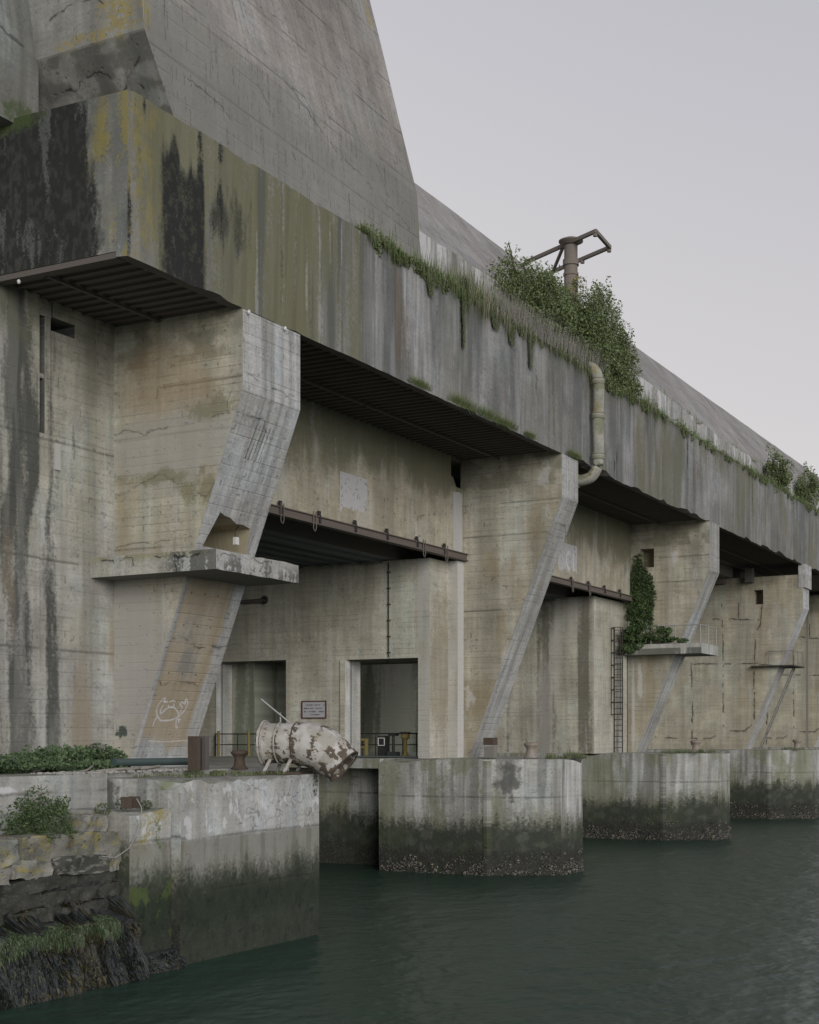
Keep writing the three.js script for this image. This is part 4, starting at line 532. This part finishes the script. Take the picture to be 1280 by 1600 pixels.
{ let dw = 0; const r = rng(8); for (const [a, b] of [[[29.3, 5.03, -.9], [30.6, 5.16, -1.5]], [[30.4, 5.03, -1.2], [31.9, 5.08, -1.0]], [[31.2, 5.04, -.8], [32.6, 5.03, -1.3]], [[32.0, 5.05, -1.1], [33.2, 5.12, -1.2]]]) tag(obj('driftwood', tube([a, [(a[0] + b[0]) / 2, a[1] + .05, (a[2] + b[2]) / 2 + .1], b], .028 + .02 * r(), 10, 6), plain(.26, .24, .21, .9)), ['grey driftwood stick tilted up at the left end of the ivy', 'long grey driftwood stick lying in front of the middle of the ivy', 'thin driftwood stick nearest the quay edge', 'driftwood stick nearest the green pipe'][dw++], 'driftwood', 'driftwood sticks on the near quay');
  const d = []; for (let i = 0; i < 420; i++) { const x = 28.5 + 6.2 * r(), z = -.6 - 1.3 * r(), s = .02 + .05 * r() * r(); d.push(bx(x, 5.0 + s * .3, z, s * 2.2, s, s * 1.4, r() * 3)); } tag(obj('rubble_litter', d, plain(.33, .32, .295, .9)), 'stony litter scattered along the near quay edge', 'litter', null, 'stuff'); }
{ // notice on the pen wall
  const t = thing('wall_notice', 'small rectangular notice with a dark red frame on the pen wall', 'sign', [58.36, 7.27, -11.74]);
  const N = surface([-.7, .7, -.41, .41], 260, (o, z, y) => { o[0] = .42; o[1] = .42; o[2] = .44; const line = [.22, .06, -.1, -.25].findIndex((c) => Math.abs(y - c) < .03); if (line >= 0) { const lim = line === 3 ? .3 : .58, k = vn(z * 34 + line * 9, line * 5.3); if (Math.abs(z) < lim && k > .36 && vn(z * 8 + line * 3, 2.2) > .2) { o[0] = .16; o[1] = .13; o[2] = .14; } } }, { rough: .5, bump: 0 });
  const s = new Solid(); s.box(-.01, .03, -.39, .39, -.66, .66, { x: N, y: N, z: N }); s.mesh('board', t);
  obj('frame', [bx(-.02, .4, 0, .05, .05, 1.4), bx(-.02, -.4, 0, .05, .05, 1.4), bx(-.02, 0, .675, .05, .76, .05), bx(-.02, 0, -.675, .05, .76, .05)], plain(.10, .03, .028, .6), t); }
{ const t = thing('wall_conduit', 'thin vertical conduit clipped to the pen wall above the lit doorway', 'conduit'); obj('conduit', [bar([58.34, 9.7, -7.63], [58.34, 14.1, -7.63], .032, .032, 6)], DARKRUST, t); for (let y = 9.9; y < 14; y += .75) obj('clip', bx(58.36, y, -7.63, .05, .06, .18), DARKRUST, t); }
{ const t = thing('wall_pipe', 'short horizontal pipe stub fixed to the pen wall below the balcony', 'pipe'); obj('pipe', bar([58.2, 12.62, -16.4], [58.2, 12.62, -14.6], .1, .1, 10), plain(.12, .11, .10, .7), t); obj('bend', new THREE.TorusGeometry(.14, .07, 8, 16).rotateY(Math.PI / 2).translate(58.2, 12.66, -14.5), DARKRUST, t); }
{ const t = thing('junction_box', 'small pale junction box with a drooping cable in the pillar niche', 'junction box', [37.72, 12.15, -1.72]); obj('box', bx(0, .1, .02, .17, .24, .12), WHITEP, t); obj('cable', tube([[0, .22, 0], [.02, .4, -.03], [.12, .55, 0], [.3, .7, .05], [.55, .75, .13], [.62, .98, .15]], .016, 24, 5), BLACKP, t); }
function railing(label, pts, y0, hgt, m, step, name = 'railing', r = .028, mid = true, group) { // posts and rails along a polyline of [x, z]
  const t = thing(name, label, 'railing', [0, 0, 0], group), top = []; let posts = [];
  for (let i = 0; i + 1 < pts.length; i++) { const [a, b] = [pts[i], pts[i + 1]], L = Math.hypot(b[0] - a[0], b[1] - a[1]), n = Math.max(1, Math.round(L / step)); for (let k = i ? 1 : 0; k <= n; k++) posts.push([mix(a[0], b[0], k / n), mix(a[1], b[1], k / n)]);
    obj('top_rail', bar([a[0], y0 + hgt, a[1]], [b[0], y0 + hgt, b[1]], r, r, 6), m, t); if (mid) obj('mid_rail', bar([a[0], y0 + hgt * .52, a[1]], [b[0], y0 + hgt * .52, b[1]], r * .8, r * .8, 6), m, t); }
  for (const [x, z] of posts) obj('post', bar([x, y0, z], [x, y0 + hgt, z], r, r, 6), m, t); return t; }
railing('thin grey railing round the balcony with ivy', [[83.3, -4.9], [83.3, -.3], [86.6, -.3]], 11.57, 1.08, GALV, 1.5, 'railing', .03, false);
railing('thin black railing along the passage inside the doorway', [[60.4, -11], [60.4, -6.5]], 5, 1.12, BLACKP, .75);
railing('dark railing with the yellow end posts in the shadowed doorway', [[58.15, -17.4], [58.15, -13.4]], 5, 1.1, BLACKP, 1.3); 
for (const [x, z, n] of [[58.0, -17.1, 0], [58.0, -15.3, 1]]) tag(obj('safety_post', bar([x, 5, z], [x, 6.25, z], .07, .07, 10), YELLOW), n ? 'yellow safety post at the right of the shadowed doorway' : 'yellow safety post at the left of the shadowed doorway', 'post', 'yellow safety posts at the shadowed doorway');
{ const t = thing('yellow_frame', 'low yellow steel frame at the left of the lit doorway', 'frame', [60.2, 5, -10]); for (const z of [-.45, .1]) obj('post', bx(0, .42, z, .12, .84, .12), YELLOW, t); obj('crossbar', bx(0, .82, -.17, .1, .1, .7), YELLOW, t); obj('crossbar', bx(0, .45, -.17, .08, .07, .6), YELLOW, t); }
{ const t = thing('valve_stand', 'yellow valve stand with round top inside the lit doorway', 'valve stand', [60.2, 5, -7.75]); const g = new THREE.LatheGeometry([[0, 0], [.2, 0], [.2, .05], [.11, .14], [.09, .3], [.09, .78], [.16, .88], [.22, .9], [.22, 1.08], [0, 1.12]].map((p) => new THREE.Vector2(...p)), 18); obj('column', g, YELLOW, t); obj('hand_wheel', new THREE.TorusGeometry(.24, .025, 6, 20).rotateX(Math.PI / 2).translate(0, 1.18, 0), BLACKP, t); obj('spindle', bar([0, 1.1, 0], [0, 1.22, 0], .03, .03, 6), BLACKP, t); }
{ const t = thing('control_cabinet', 'dark control cabinet with a pale framed window inside the lit doorway', 'cabinet', [60.2, 5, -8.95]); obj('cabinet', bx(0, .5, 0, .4, 1.0, .42), BLACKP, t); obj('window_frame', [bx(-.22, .72, .17, .03, .34, .03), bx(-.22, .72, -.17, .03, .34, .03), bx(-.22, .9, 0, .03, .03, .36), bx(-.22, .55, 0, .03, .03, .36)], WHITEP, t); obj('leg', bx(0, .04, .15, .3, .08, .06), BLACKP, t); }
{ const t = thing('pump_stand', 'black pump stand between the cabinet and the yellow valve', 'pump', [60.2, 5, -8.4]); obj('column', bar([0, 0, 0], [0, 1.05, 0], .07, .06, 10), BLACKP, t); obj('head', bx(0, 1.08, 0, .3, .14, .42), BLACKP, t); obj('foot', bx(0, .12, 0, .4, .24, .5), plain(.03, .035, .035), t); }
tag(obj('walkway_plate', bx(59.1, 5.03, -8, 1.5, .05, 3.6), plain(.10, .12, .11, .7)), 'greenish steel walkway plate on the lit doorway sill', 'plate');

{ // caged ladder beside the third pillar
  const t = thing('cage_ladder', 'rusty caged ladder rising from the quay to the ivy balcony', 'ladder'), x = 82.55, z0 = -5.42, z1 = -4.9, m = DARKRUST;
  for (const z of [z0, z1]) obj('rail', bar([x, 5, z], [x, 12.6, z], .035, .035, 6), m, t);
  for (let y = 5.3; y < 12.5; y += .34) obj('rung', bar([x, y, z0], [x, y, z1], .022, .022, 5), m, t);
  for (let y = 7.3; y < 12.7; y += .75) obj('cage_hoop', tube([[x, y, z0], [x - .45, y, z0 - .02], [x - .72, y, (z0 + z1) / 2], [x - .45, y, z1 + .02], [x, y, z1]], .024, 18, 5), m, t);
  for (const [dx, z] of [[-.45, z0 - .02], [-.72, (z0 + z1) / 2], [-.45, z1 + .02]]) obj('cage_bar', bar([x + dx, 7.3, z], [x + dx, 12.55, z], .02, .02, 5), m, t); }
{ const s = new Solid(), PIL = surface([-6, -4.5, 4.9, 11], 40, (o, z, v) => { conc(o, z, v, { a: [.25, .25, .225], b: [.32, .31, .285], s: 223, mot: .5, white: .6 }); }, { bump: 0 }); s.box(83.1, 83.9, 4.97, 10.92, -5.49, -5.1, { x: PIL, y: DARKC, z: P3W }); s.mesh('pilaster', bunker); }
{ // slanting ladder and thin landing on the fourth pillar
  const t = thing('slanting_ladder', 'slanting steel ladder against the far fourth pillar', 'ladder'), A = [110.7, 11.2, -1.25], B = [110.7, 5.0, -3.85], m = plain(.2, .195, .18, .8);
  for (const dx of [-.3, .3]) obj('rail', bar([A[0] + dx, A[1], A[2]], [B[0] + dx, B[1], B[2]], .05, .05, 6), m, t);
  for (let k = 0; k < 16; k++) { const f = (k + .5) / 16; obj('rung', bar([A[0] - .3, mix(A[1], B[1], f), mix(A[2], B[2], f)], [A[0] + .3, mix(A[1], B[1], f), mix(A[2], B[2], f)], .03, .03, 5), m, t); }
  const l = thing('steel_landing', 'thin rusty steel landing across the far fourth pillar', 'landing'); obj('deck', bx(109.6, 11.28, -2.2, 3.6, .1, 3.2), DARKRUST, l); for (const [x, z] of [[108, -.7], [109.6, -.7], [111.3, -.7], [107.9, -2.5]]) obj('post', bar([x, 11.3, z], [x, 12.4, z], .03, .03, 5), m, l); obj('top_rail', [bar([107.9, 12.4, -2.5], [108, 12.4, -.7], .03, .03, 5), bar([108, 12.4, -.7], [111.3, 12.4, -.7], .03, .03, 5)], m, l); }
{ // drainpipe over the roof edge
  const PIPE = surface([0, 1, 0, 1], 256, (o, u, v) => { conc(o, u * 1.6, v * 6, { a: [.26, .25, .205], b: [.32, .31, .265], s: 227, mot: .6, f: 1 }); toward(o, [.26, .20, .05], .7 * ss(.66, .76, fbm(u * 7, v * 22, 4) + (vn(u * 40, v * 120) - .5) * .25)); toward(o, [.13, .14, .06], .6 * ss(.5, .65, fbm(u * 3 + 4, v * 9 + 2, 4))); }, { bump: 0 });
  const t = thing('drainpipe', 'fat lichen-spotted drainpipe bent over the roof edge below the big bush', 'drainpipe'), x = 64.5, z = .4;
  obj('pipe', sweep([[x - .1, 23.75, -1.6], [x - .05, 23.8, -.7], [x, 23.75, -.15], [x, 23.5, .22], [x, 23.05, z], [x, 21, z], [x, 19.2, z], [x, 18.75, .3], [x, 18.42, .05], [x, 18.3, -.4], [x, 18.28, -1.2]], [.27, .27, .27, .27, .27, .27], 70, 20), PIPE, t);
  for (const y of [22.95, 21.3, 19.35]) obj('collar', [new THREE.CylinderGeometry(.315, .315, .26, 24).translate(x, y, z), new THREE.TorusGeometry(.31, .03, 6, 24).rotateX(Math.PI / 2).translate(x, y + .13, z)], PIPE, t);
  obj('collar', new THREE.TorusGeometry(.29, .04, 6, 24).translate(x, 18.28, -.6), PIPE, t); }
{ // derelict slewing crane head on the roof ledge
  const t = thing('roof_crane', 'derelict rusty crane head with a flat steel frame on a post among the bushes', 'crane'), w = [.473, 0, -.88], e = [.997, 0, -.08], O = [67.75, 31.0, -2.3], at = (a, b, y = 0) => [O[0] + w[0] * a + e[0] * b, O[1] + y, O[2] + w[2] * a + e[2] * b];
  const CR = surface([0, 1, 0, 1], 128, (o, u, v) => { const n = fbm(u * 9, v * 9, 4); o[0] = mix(.15, .22, n); o[1] = mix(.135, .185, n); o[2] = mix(.12, .155, n); }, { bump: 0 });
  const post = obj('post', [new THREE.CylinderGeometry(.34, .36, 6.4, 24).translate(67.75, 27.7, -2.3)], CR, t); obj('collar', new THREE.CylinderGeometry(.41, .41, .3, 24).translate(67.75, 30.0, -2.3), CR, post); obj('collar', new THREE.CylinderGeometry(.39, .39, .12, 24).translate(67.75, 29.4, -2.3), CR, post);
  obj('cap', new THREE.LatheGeometry([[0, 0], [.34, 0], [.4, .1], [.62, .2], [.62, .27], [.3, .4], [0, .42]].map((p) => new THREE.Vector2(...p)), 24).translate(67.75, 30.85, -2.3), CR, t);
  obj('boom', beam(at(-2.0, -.1), at(3.7, -.1), .15, .18), CR, t); obj('boom', beam(at(-1.94, 2.45), at(2.9, 2.45), .15, .18), CR, t); obj('cross_member', beam(at(-1.95, -.15), at(-1.95, 2.5), .15, .18), CR, t);
  obj('brace', beam(at(.6, 0), at(2.6, 2.4), .13, .16), CR, t); obj('brace', beam(at(.8, 0), at(.1, .9), .11, .13), CR, t); for (const [a, b] of [[-1.9, -.05], [-1.9, 2.45], [.2, 2.45]]) obj('roller', new THREE.CylinderGeometry(.11, .11, .14, 12).translate(...at(a, b, -.16)), CR, t); }
{ for (const [x, z, l] of [[35.9, .02, 'tiny white insulator under the roof edge at the left of the thick pillar head'], [37.9, .02, 'tiny white insulator under the roof edge at the right of the thick pillar head'], [30.4, -4.0, 'tiny white insulator under the dark end of the roof edge, right one of two'], [30.4, -4.8, 'tiny white insulator under the dark end of the roof edge at the left border']]) tag(obj('insulator', new THREE.SphereGeometry(.055, 10, 8).scale(1, 1.3, 1).translate(x, 18.87, x < 32 ? z : .06), plain(.6, .6, .6, .4)), l, 'insulator', 'white insulators under the near roof edge'); }

// ---------------------------------------------------------------- plants
const GREENS = [[.155, .21, .07], [.185, .235, .085], [.12, .17, .056], [.205, .225, .105]];
function leaves(clumps, size, pal, seed, flat = .5) { let tone = 1; // many leaf-sized folded faces spread through the clumps
  const r = rng(seed), P = [], C = [], v = V(), q = new THREE.Quaternion(), E = new THREE.Euler();
  for (const [cx, cy, cz, rx, ry, rz, n] of clumps) { tone = .78 + .5 * r(); for (let i = 0; i < n; i++) {
    let a, b, c; do { a = 2 * r() - 1; b = 2 * r() - 1; c = 2 * r() - 1; } while (a * a + b * b + c * c > 1);
    const l = Math.hypot(a, b, c) || 1, k = Math.pow(l, -.45), x = cx + a * k * rx, y = cy + b * k * ry, z = cz + c * k * rz;
    if (fbm(x * 1.8 / rx * 1.4 + seed, y * 2.2 / ry + z, 3) < .37) continue;
    E.set(r() * 6.3, r() * 6.3, (r() - .5) * 3 * flat); q.setFromEuler(E); const s = size * (.55 + .9 * r()), col = pal[r() * pal.length | 0], m = (.7 + .6 * r()) * tone;
    const pts = [[-s * .5, 0, 0], [0, s * .12, s * .3], [s * .5, 0, 0], [0, s * .12, -s * .3]].map((p) => v.set(...p).applyQuaternion(q).toArray().map((d, j) => d + [x, y, z][j]));
    P.push(...pts[0], ...pts[1], ...pts[2], ...pts[0], ...pts[2], ...pts[3]); for (let j = 0; j < 6; j++) C.push(col[0] * m, col[1] * m, col[2] * m); } }
  const g = new THREE.BufferGeometry(); g.setAttribute('position', new THREE.Float32BufferAttribute(P, 3)); g.setAttribute('color', new THREE.Float32BufferAttribute(C, 3)); g.computeVertexNormals(); return g; }
const LEAF = leafy(.7, .35), BARK = plain(.12, .10, .08, .95);
function stems(base, tips, r, seed) { const q = rng(seed); return tips.map((t) => tube([base, [mix(base[0], t[0], .45) + .2 * (q() - .5), mix(base[1], t[1], .55), mix(base[2], t[2], .4)], t], r * (.5 + .6 * q()), 8, 5)); }
function shrub(name, label, clumps, size, seed, base, tips, pal = GREENS, group, cat = 'shrub') { const t = thing(name, label, cat, [0, 0, 0], group); obj('foliage', leaves(clumps, size, pal, seed), LEAF, t); if (base) obj('stem', stems(base, tips, .05, seed), BARK, t); return t; }
const sprigs = (n, x0, x1, yf, z0, z1, seed, up = .5) => { const r = rng(seed), o = []; for (let i = 0; i < n; i++) { const x = mix(x0, x1, r()), z = mix(z0, z1, r()); o.push([x, yf(x) + r() * up, z, .16, .32 + .25 * r(), .16, 26]); } return o; };
const cl = (cx, cy, cz, rx, ry, rz, k, n, seed) => { const r = rng(seed), o = []; for (let i = 0; i < k; i++) { let a, b, c; do { a = 2 * r() - 1; b = 2 * r() - 1; c = 2 * r() - 1; } while (a * a + b * b + c * c > 1); const s = .2 + .22 * r(); o.push([cx + a * rx * .85, cy + b * ry * .85, cz + c * rz * .85, rx * s, ry * s * 1.1, rz * s * 1.2, Math.round(n / k * (.5 + r()))]); } return o; };
shrub('leafy_shrub', 'big round green bush on the roof ledge beside the drainpipe', [...cl(66.9, 25.7, -.7, 3.9, 2.6, 1.2, 120, 27000, 1), ...cl(69.6, 25.2, -.6, 2.4, 2.0, 1.0, 54, 11500, 2), ...cl(70.6, 24.4, -.5, 1.8, 1.3, .9, 30, 4000, 27), ...cl(66.6, 24.0, .05, 3.0, .9, .4, 34, 4600, 25), ...sprigs(40, 63.8, 71.6, (x) => 27.8 - .13 * (x - 67) * (x - 67), -1.3, -.1, 3, .8)], .135, 41, [67.5, 23.6, -1.0], [[65.6, 26.6, -.8], [67.2, 27.6, -1], [69, 27.4, -.9], [70.8, 26.4, -.7], [71.8, 25.6, -.5], [66.4, 25, -.1], [69.5, 25, .2]]);
shrub('leafy_shrub', 'mid-green bush on the roof ledge left of the crane post', [...cl(60.6, 25.6, -1.1, 4.4, 2.2, 1.1, 90, 22000, 4), ...cl(62.8, 25.9, -1.3, 1.8, 1.4, .8, 16, 2600, 5), ...cl(59.4, 24.2, -.6, 3.0, .9, .7, 30, 5200, 6), ...sprigs(16, 57.0, 63, (x) => 27.0, -1.6, -.9, 5, .6)], .14, 43, [60, 23.6, -1.2], [[58, 27.2, -1.2], [59.2, 26.8, -1.3], [61, 26.8, -1.1], [62.4, 26.4, -1.3], [57.7, 27.8, -1.2]]);
shrub('leafy_shrub', 'small bush far along the roof ledge', [...cl(104.2, 25.0, -.9, 2.6, 1.5, 1, 26, 4200, 7), ...sprigs(8, 102.4, 106, () => 26.1, -1.2, -.6, 7, .5)], .2, 47, [104, 23.4, -1], [[103, 26, -1], [105, 25.6, -.8]]);
shrub('leafy_shrub', 'bushy sapling on the roof ledge at the right edge of view', [...cl(114.6, 25.2, -1, 3, 1.9, 1.1, 30, 4600, 8), ...sprigs(10, 112.4, 117, () => 26.6, -1.4, -.6, 9, .6)], .2, 53, [114, 23.4, -1], [[113, 26.6, -1], [115, 26.4, -1]]);
shrub('gorse', 'small yellow-flowering gorse at the foot of the crane post', [[67.5, 28.5, -1.85, .35, .7, .3, 320]], .11, 59, [67.6, 27.4, -1.9], [[67.5, 29, -1.85]], [[.42, .36, .05], [.36, .30, .04], [.12, .13, .03]]);
shrub('ivy', 'dark ivy hanging down the third pillar from its square opening', [...cl(84.2, 14.9, -4.4, .18, 2.1, .75, 70, 4600, 11), ...cl(84.2, 14.4, -3.7, .13, 1.9, .3, 30, 1600, 12), ...cl(84.2, 13.6, -4.4, .2, 1.2, .8, 30, 2000, 26)], .2, 61, [84.2, 16.5, -4.2], [[84.2, 13, -4.4], [84.2, 13, -3.9]], [[.10, .16, .05], [.12, .18, .06], [.08, .13, .042]], null, 'ivy');
shrub('ivy', 'bushy ivy spilling over the balcony and ladder top at the third pillar', [...cl(83.2, 12.2, -4.2, .7, .85, 1.0, 26, 3200, 13), ...cl(83.0, 11.4, -4.8, .65, .45, .6, 14, 1600, 14), ...cl(83.4, 12.2, -2.9, .5, .7, .9, 14, 1300, 15), ...cl(83.4, 11.75, -1.8, .3, .22, .8, 8, 500, 16)], .19, 67, [83.8, 11.6, -4.2], [[83.2, 12.6, -4.4], [83.3, 12.3, -3.2]], [[.09, .155, .045], [.11, .18, .055], [.075, .125, .04]], null, 'ivy');
shrub('ivy', 'low mound of broad-leaved ivy on the near quay against the wall', [...cl(31.0, 5.4, -3.2, 1.3, .55, .9, 26, 3200, 17), ...cl(32.3, 5.3, -3.1, 1.2, .42, .8, 22, 2600, 18), ...cl(29.4, 5.25, -2.9, 1.4, .34, .8, 22, 2600, 19), ...cl(28.3, 5.2, -2.7, 1, .3, .6, 12, 1300, 20), ...cl(30.8, 5.15, -2.3, 2.4, .2, .5, 20, 1700, 21)], .135, 71, null, null, [[.085, .145, .055], [.105, .17, .065], [.07, .12, .045], [.125, .185, .08]], null, 'ivy');
shrub('leafy_shrub', 'bright green clump growing from the rubble ledge below the near quay', [...cl(26.1, 4.1, .75, 1.0, .65, .5, 34, 4200, 22), ...cl(25.5, 3.85, .85, .7, .4, .4, 14, 1400, 23), ...cl(26.2, 3.7, 1.25, .8, .35, .25, 14, 1200, 24)], .075, 73, null, null, [[.08, .13, .04], [.095, .145, .046], [.065, .11, .034]]);
for (const [x, y, z, w, h, n, s, l] of [[28.0, 4.15, 1.1, .28, .17, 260, .06, 'small green tuft on the ledge left of the rusty bracket'], [29.05, 4.26, .9, .3, .16, 260, .06, 'small green tuft on the buttress ledge right of the bracket'], [29.6, 4.2, 1.2, .22, .13, 200, .06, 'small green tuft on the buttress ledge beside the quay block'], [32.3, 4.95, .7, .4, .12, 300, .06, 'low green plant on the quay block in front of the steel post'], [33.6, 4.93, .6, .35, .09, 240, .06, 'low green plant on the quay block right of the steel post'], [36.55, 4.55, 2.03, .1, .35, 160, .06, 'green trailing plant under the mouth of the rusty cowl']])
  shrub('ledge_plant', l, [[x, y, z, w, h, w * .6, n]], s, 80 + x * 7 | 0, null, null, [[.06, .095, .028], [.08, .115, .03], [.09, .105, .03]], 'small plants on the near quay', 'plant');
const grassCol = (r, dry) => { const k = .65 + .7 * r(); return r() < dry ? [.26 * k, .24 * k, .18 * k] : [.10 * k, .135 * k, .045 * k]; };
{ // grass along the ledges and over the edge
  const r = rng(91), L = [];
  const band = (n, x0, x1, z0, z1, yf, h, over, dryF, dens) => { for (let i = 0; i < n; i++) { const x = x0 + (x1 - x0) * Math.pow(r(), 1.35), d = fbm(x * .55 + h * 9, over * 3 + 2, 3); if (d < dens) continue; const z = mix(z0, z1, r()), y = yf(x), l = h * (.2 + 1.2 * r() * r()) * (.25 + 2.4 * Math.max(0, fbm(x * 2.1 + 7, h + 4, 4) - .3)), hang = over && z > -.3 && r() < .36, s = [.5 + r(), 0, r() - .5];
    L.push([[x, y, z], hang ? [x + .25 * (r() - .5), y - l * .9, Math.max(z, 0) + .08 + .12 * r()] : [x + .4 * (r() - .5) * l * 1.6, y + l, z + .3 * (r() - .3) * l], hang ? [.05 * (r() - .5), l * .7, .1] : [0, .06, .02], .014 + .016 * r(), grassCol(r, dryF(x)), s]); } };
  const dry = (x) => x > 52 && x < 66 ? .4 : .12;
  band(30000, 43.2, 76, -1.2, .04, () => 23.45, .75, 1, dry, .2); band(15000, 51, 67, -1.1, .06, () => 23.5, 1.25, 1, () => .35, .26); band(16000, 66, 150, -1.2, .03, () => 23.4, .95, 1, () => .1, .22); band(12000, 50, 150, -2.6, -1.62, (x) => 26.0 - .5 * ss(75, 95, x), .6, 0, () => .15, .46);
  { const C = []; for (let i = 0; i < 150; i++) { const x = 43.5 + 75 * Math.pow(r(), 1.7), s = .16 + .3 * r() * r(); if (fbm(x * .5 + 4, 2, 3) < .4) continue; C.push([x, 23.5 + s * .5, -.15 - .5 * r(), s * 1.6, s, s, 60 + 300 * s | 0], [x + .2, 23.3, .05, s * .8, s * .9, .08, 60]); }
    tag(obj('ledge_herbs', leaves(C, .11, GREENS, 95), LEAF), 'low leafy weeds mixed into the grass along the roof ledge', 'weeds', null, 'stuff'); }
  tag(obj('ledge_grass', strips(L), leafy(.8)), 'tufts of grass growing along the roof ledges and hanging over the edge', 'grass', null, 'stuff');
  const D = []; for (let i = 0; i < 3200; i++) { const x = 53.5 + 13 * r(), z = -1.0 + 1.2 * r(), l = .5 + 1.0 * r(), k = .7 + .5 * r(); D.push([[x, 23.45, z], [x + .7 * (r() - .5), 23.45 + l, z + .5 * (r() - .3)], [.1 * (r() - .5), .1, 0], .018, [.30 * k, .28 * k, .25 * k]]); }
  tag(obj('dead_stalks', strips(D), leafy(.9)), 'pale dead stalks among the bushes on the roof ledge', 'dead grass', null, 'stuff');
  const H = []; for (const [x, w, d, n] of [[50.6, .22, 2.1, 900], [47.8, .4, .8, 500], [55.2, .5, .9, 600], [57.2, .35, 1.4, 600], [53.6, .6, .6, 500]]) for (let i = 0; i < n; i++) { const q = r(), xx = x + w * (r() - .5) * 2 * (1 - q * .6), y = 23.45 - d * q; H.push([[xx, y, .02], [xx + .1 * (r() - .5), y - .1 - .1 * r(), .08 + .07 * r()], [0, .03, .05], .018, grassCol(r, .2)]); }
  tag(obj('hanging_moss', strips(H), leafy(.85)), 'strands of moss and grass trailing down the face of the roof edge', 'moss', null, 'stuff');
  [[47.0, .42], [50.6, .62], [52.9, .6], [54.8, .5], [57.2, .32], [62.3, .42]].forEach(([x, s], i) => { const T = []; for (let k = 0; k < 360; k++) { const xx = x + s * 2.4 * (r() + r() - 1), y = 18.98 + .05 * r(), a = (r() - .5) * 1.9; T.push([[xx, y, .02], [xx + Math.sin(a) * s * .7, y + (r() < .18 ? -.5 : Math.cos(a)) * s * (.35 + .9 * r() * r()) + .03, .06 + .35 * r() * s], [0, .02, .03], .016, [.15 * (.7 + .6 * r()), .19 * (.7 + .6 * r()), .07]]); }
    tag(obj('edge_tuft', strips(T), leafy(.8)), ['small grass tuft at the lower roof edge, leftmost of the row', 'second grass tuft from the left on the lower roof edge', 'wide grass tuft in the middle of the lower roof edge', 'upright yellow-green tuft, fourth from the left on the lower roof edge', 'fifth small tuft from the left on the lower roof edge', 'tuft at the lower roof edge directly above the second pillar'][i], 'grass tuft', 'grass tufts on the lower roof edge'); });
  const Q = []; const tuft = (x, y, z, n, w, h) => { for (let i = 0; i < n; i++) { const xx = x + w * (r() - .5), zz = z + w * .5 * (r() - .5), l = h * (.4 + .8 * r()); Q.push([[xx, y, zz], [xx + .5 * (r() - .5) * l, y + l, zz + .3 * (r() - .5) * l], [0, .02, 0], .022, grassCol(r, .2)]); } };
  for (let i = 0; i < 16; i++) tuft(57.4 + 4.5 * r(), 4.98, 1.3 - 1.2 * r(), 60, .5, .16 + .14 * r()); tuft(60.8, 4.98, .6, 260, 1.2, .35); for (let i = 0; i < 22; i++) tuft(79.8 + 5 * r(), 4.98, .8 - 2.4 * r(), 50, .6, .3); for (let i = 0; i < 26; i++) tuft(30.4 + 5.5 * r(), 4.88, 1.8 - 2 * r(), 30, .4, .1); for (let i = 0; i < 14; i++) tuft(104 + 4 * r(), 4.98, .8 - 1.8 * r(), 40, .6, .25);
  tag(obj('quay_grass', strips(Q), leafy(.8)), 'short grass growing on the tops of the piers', 'grass', null, 'stuff'); }

scene.traverse((o) => { if (o.isMesh) { o.castShadow = true; o.receiveShadow = true; } });
renderer.render(scene, camera);
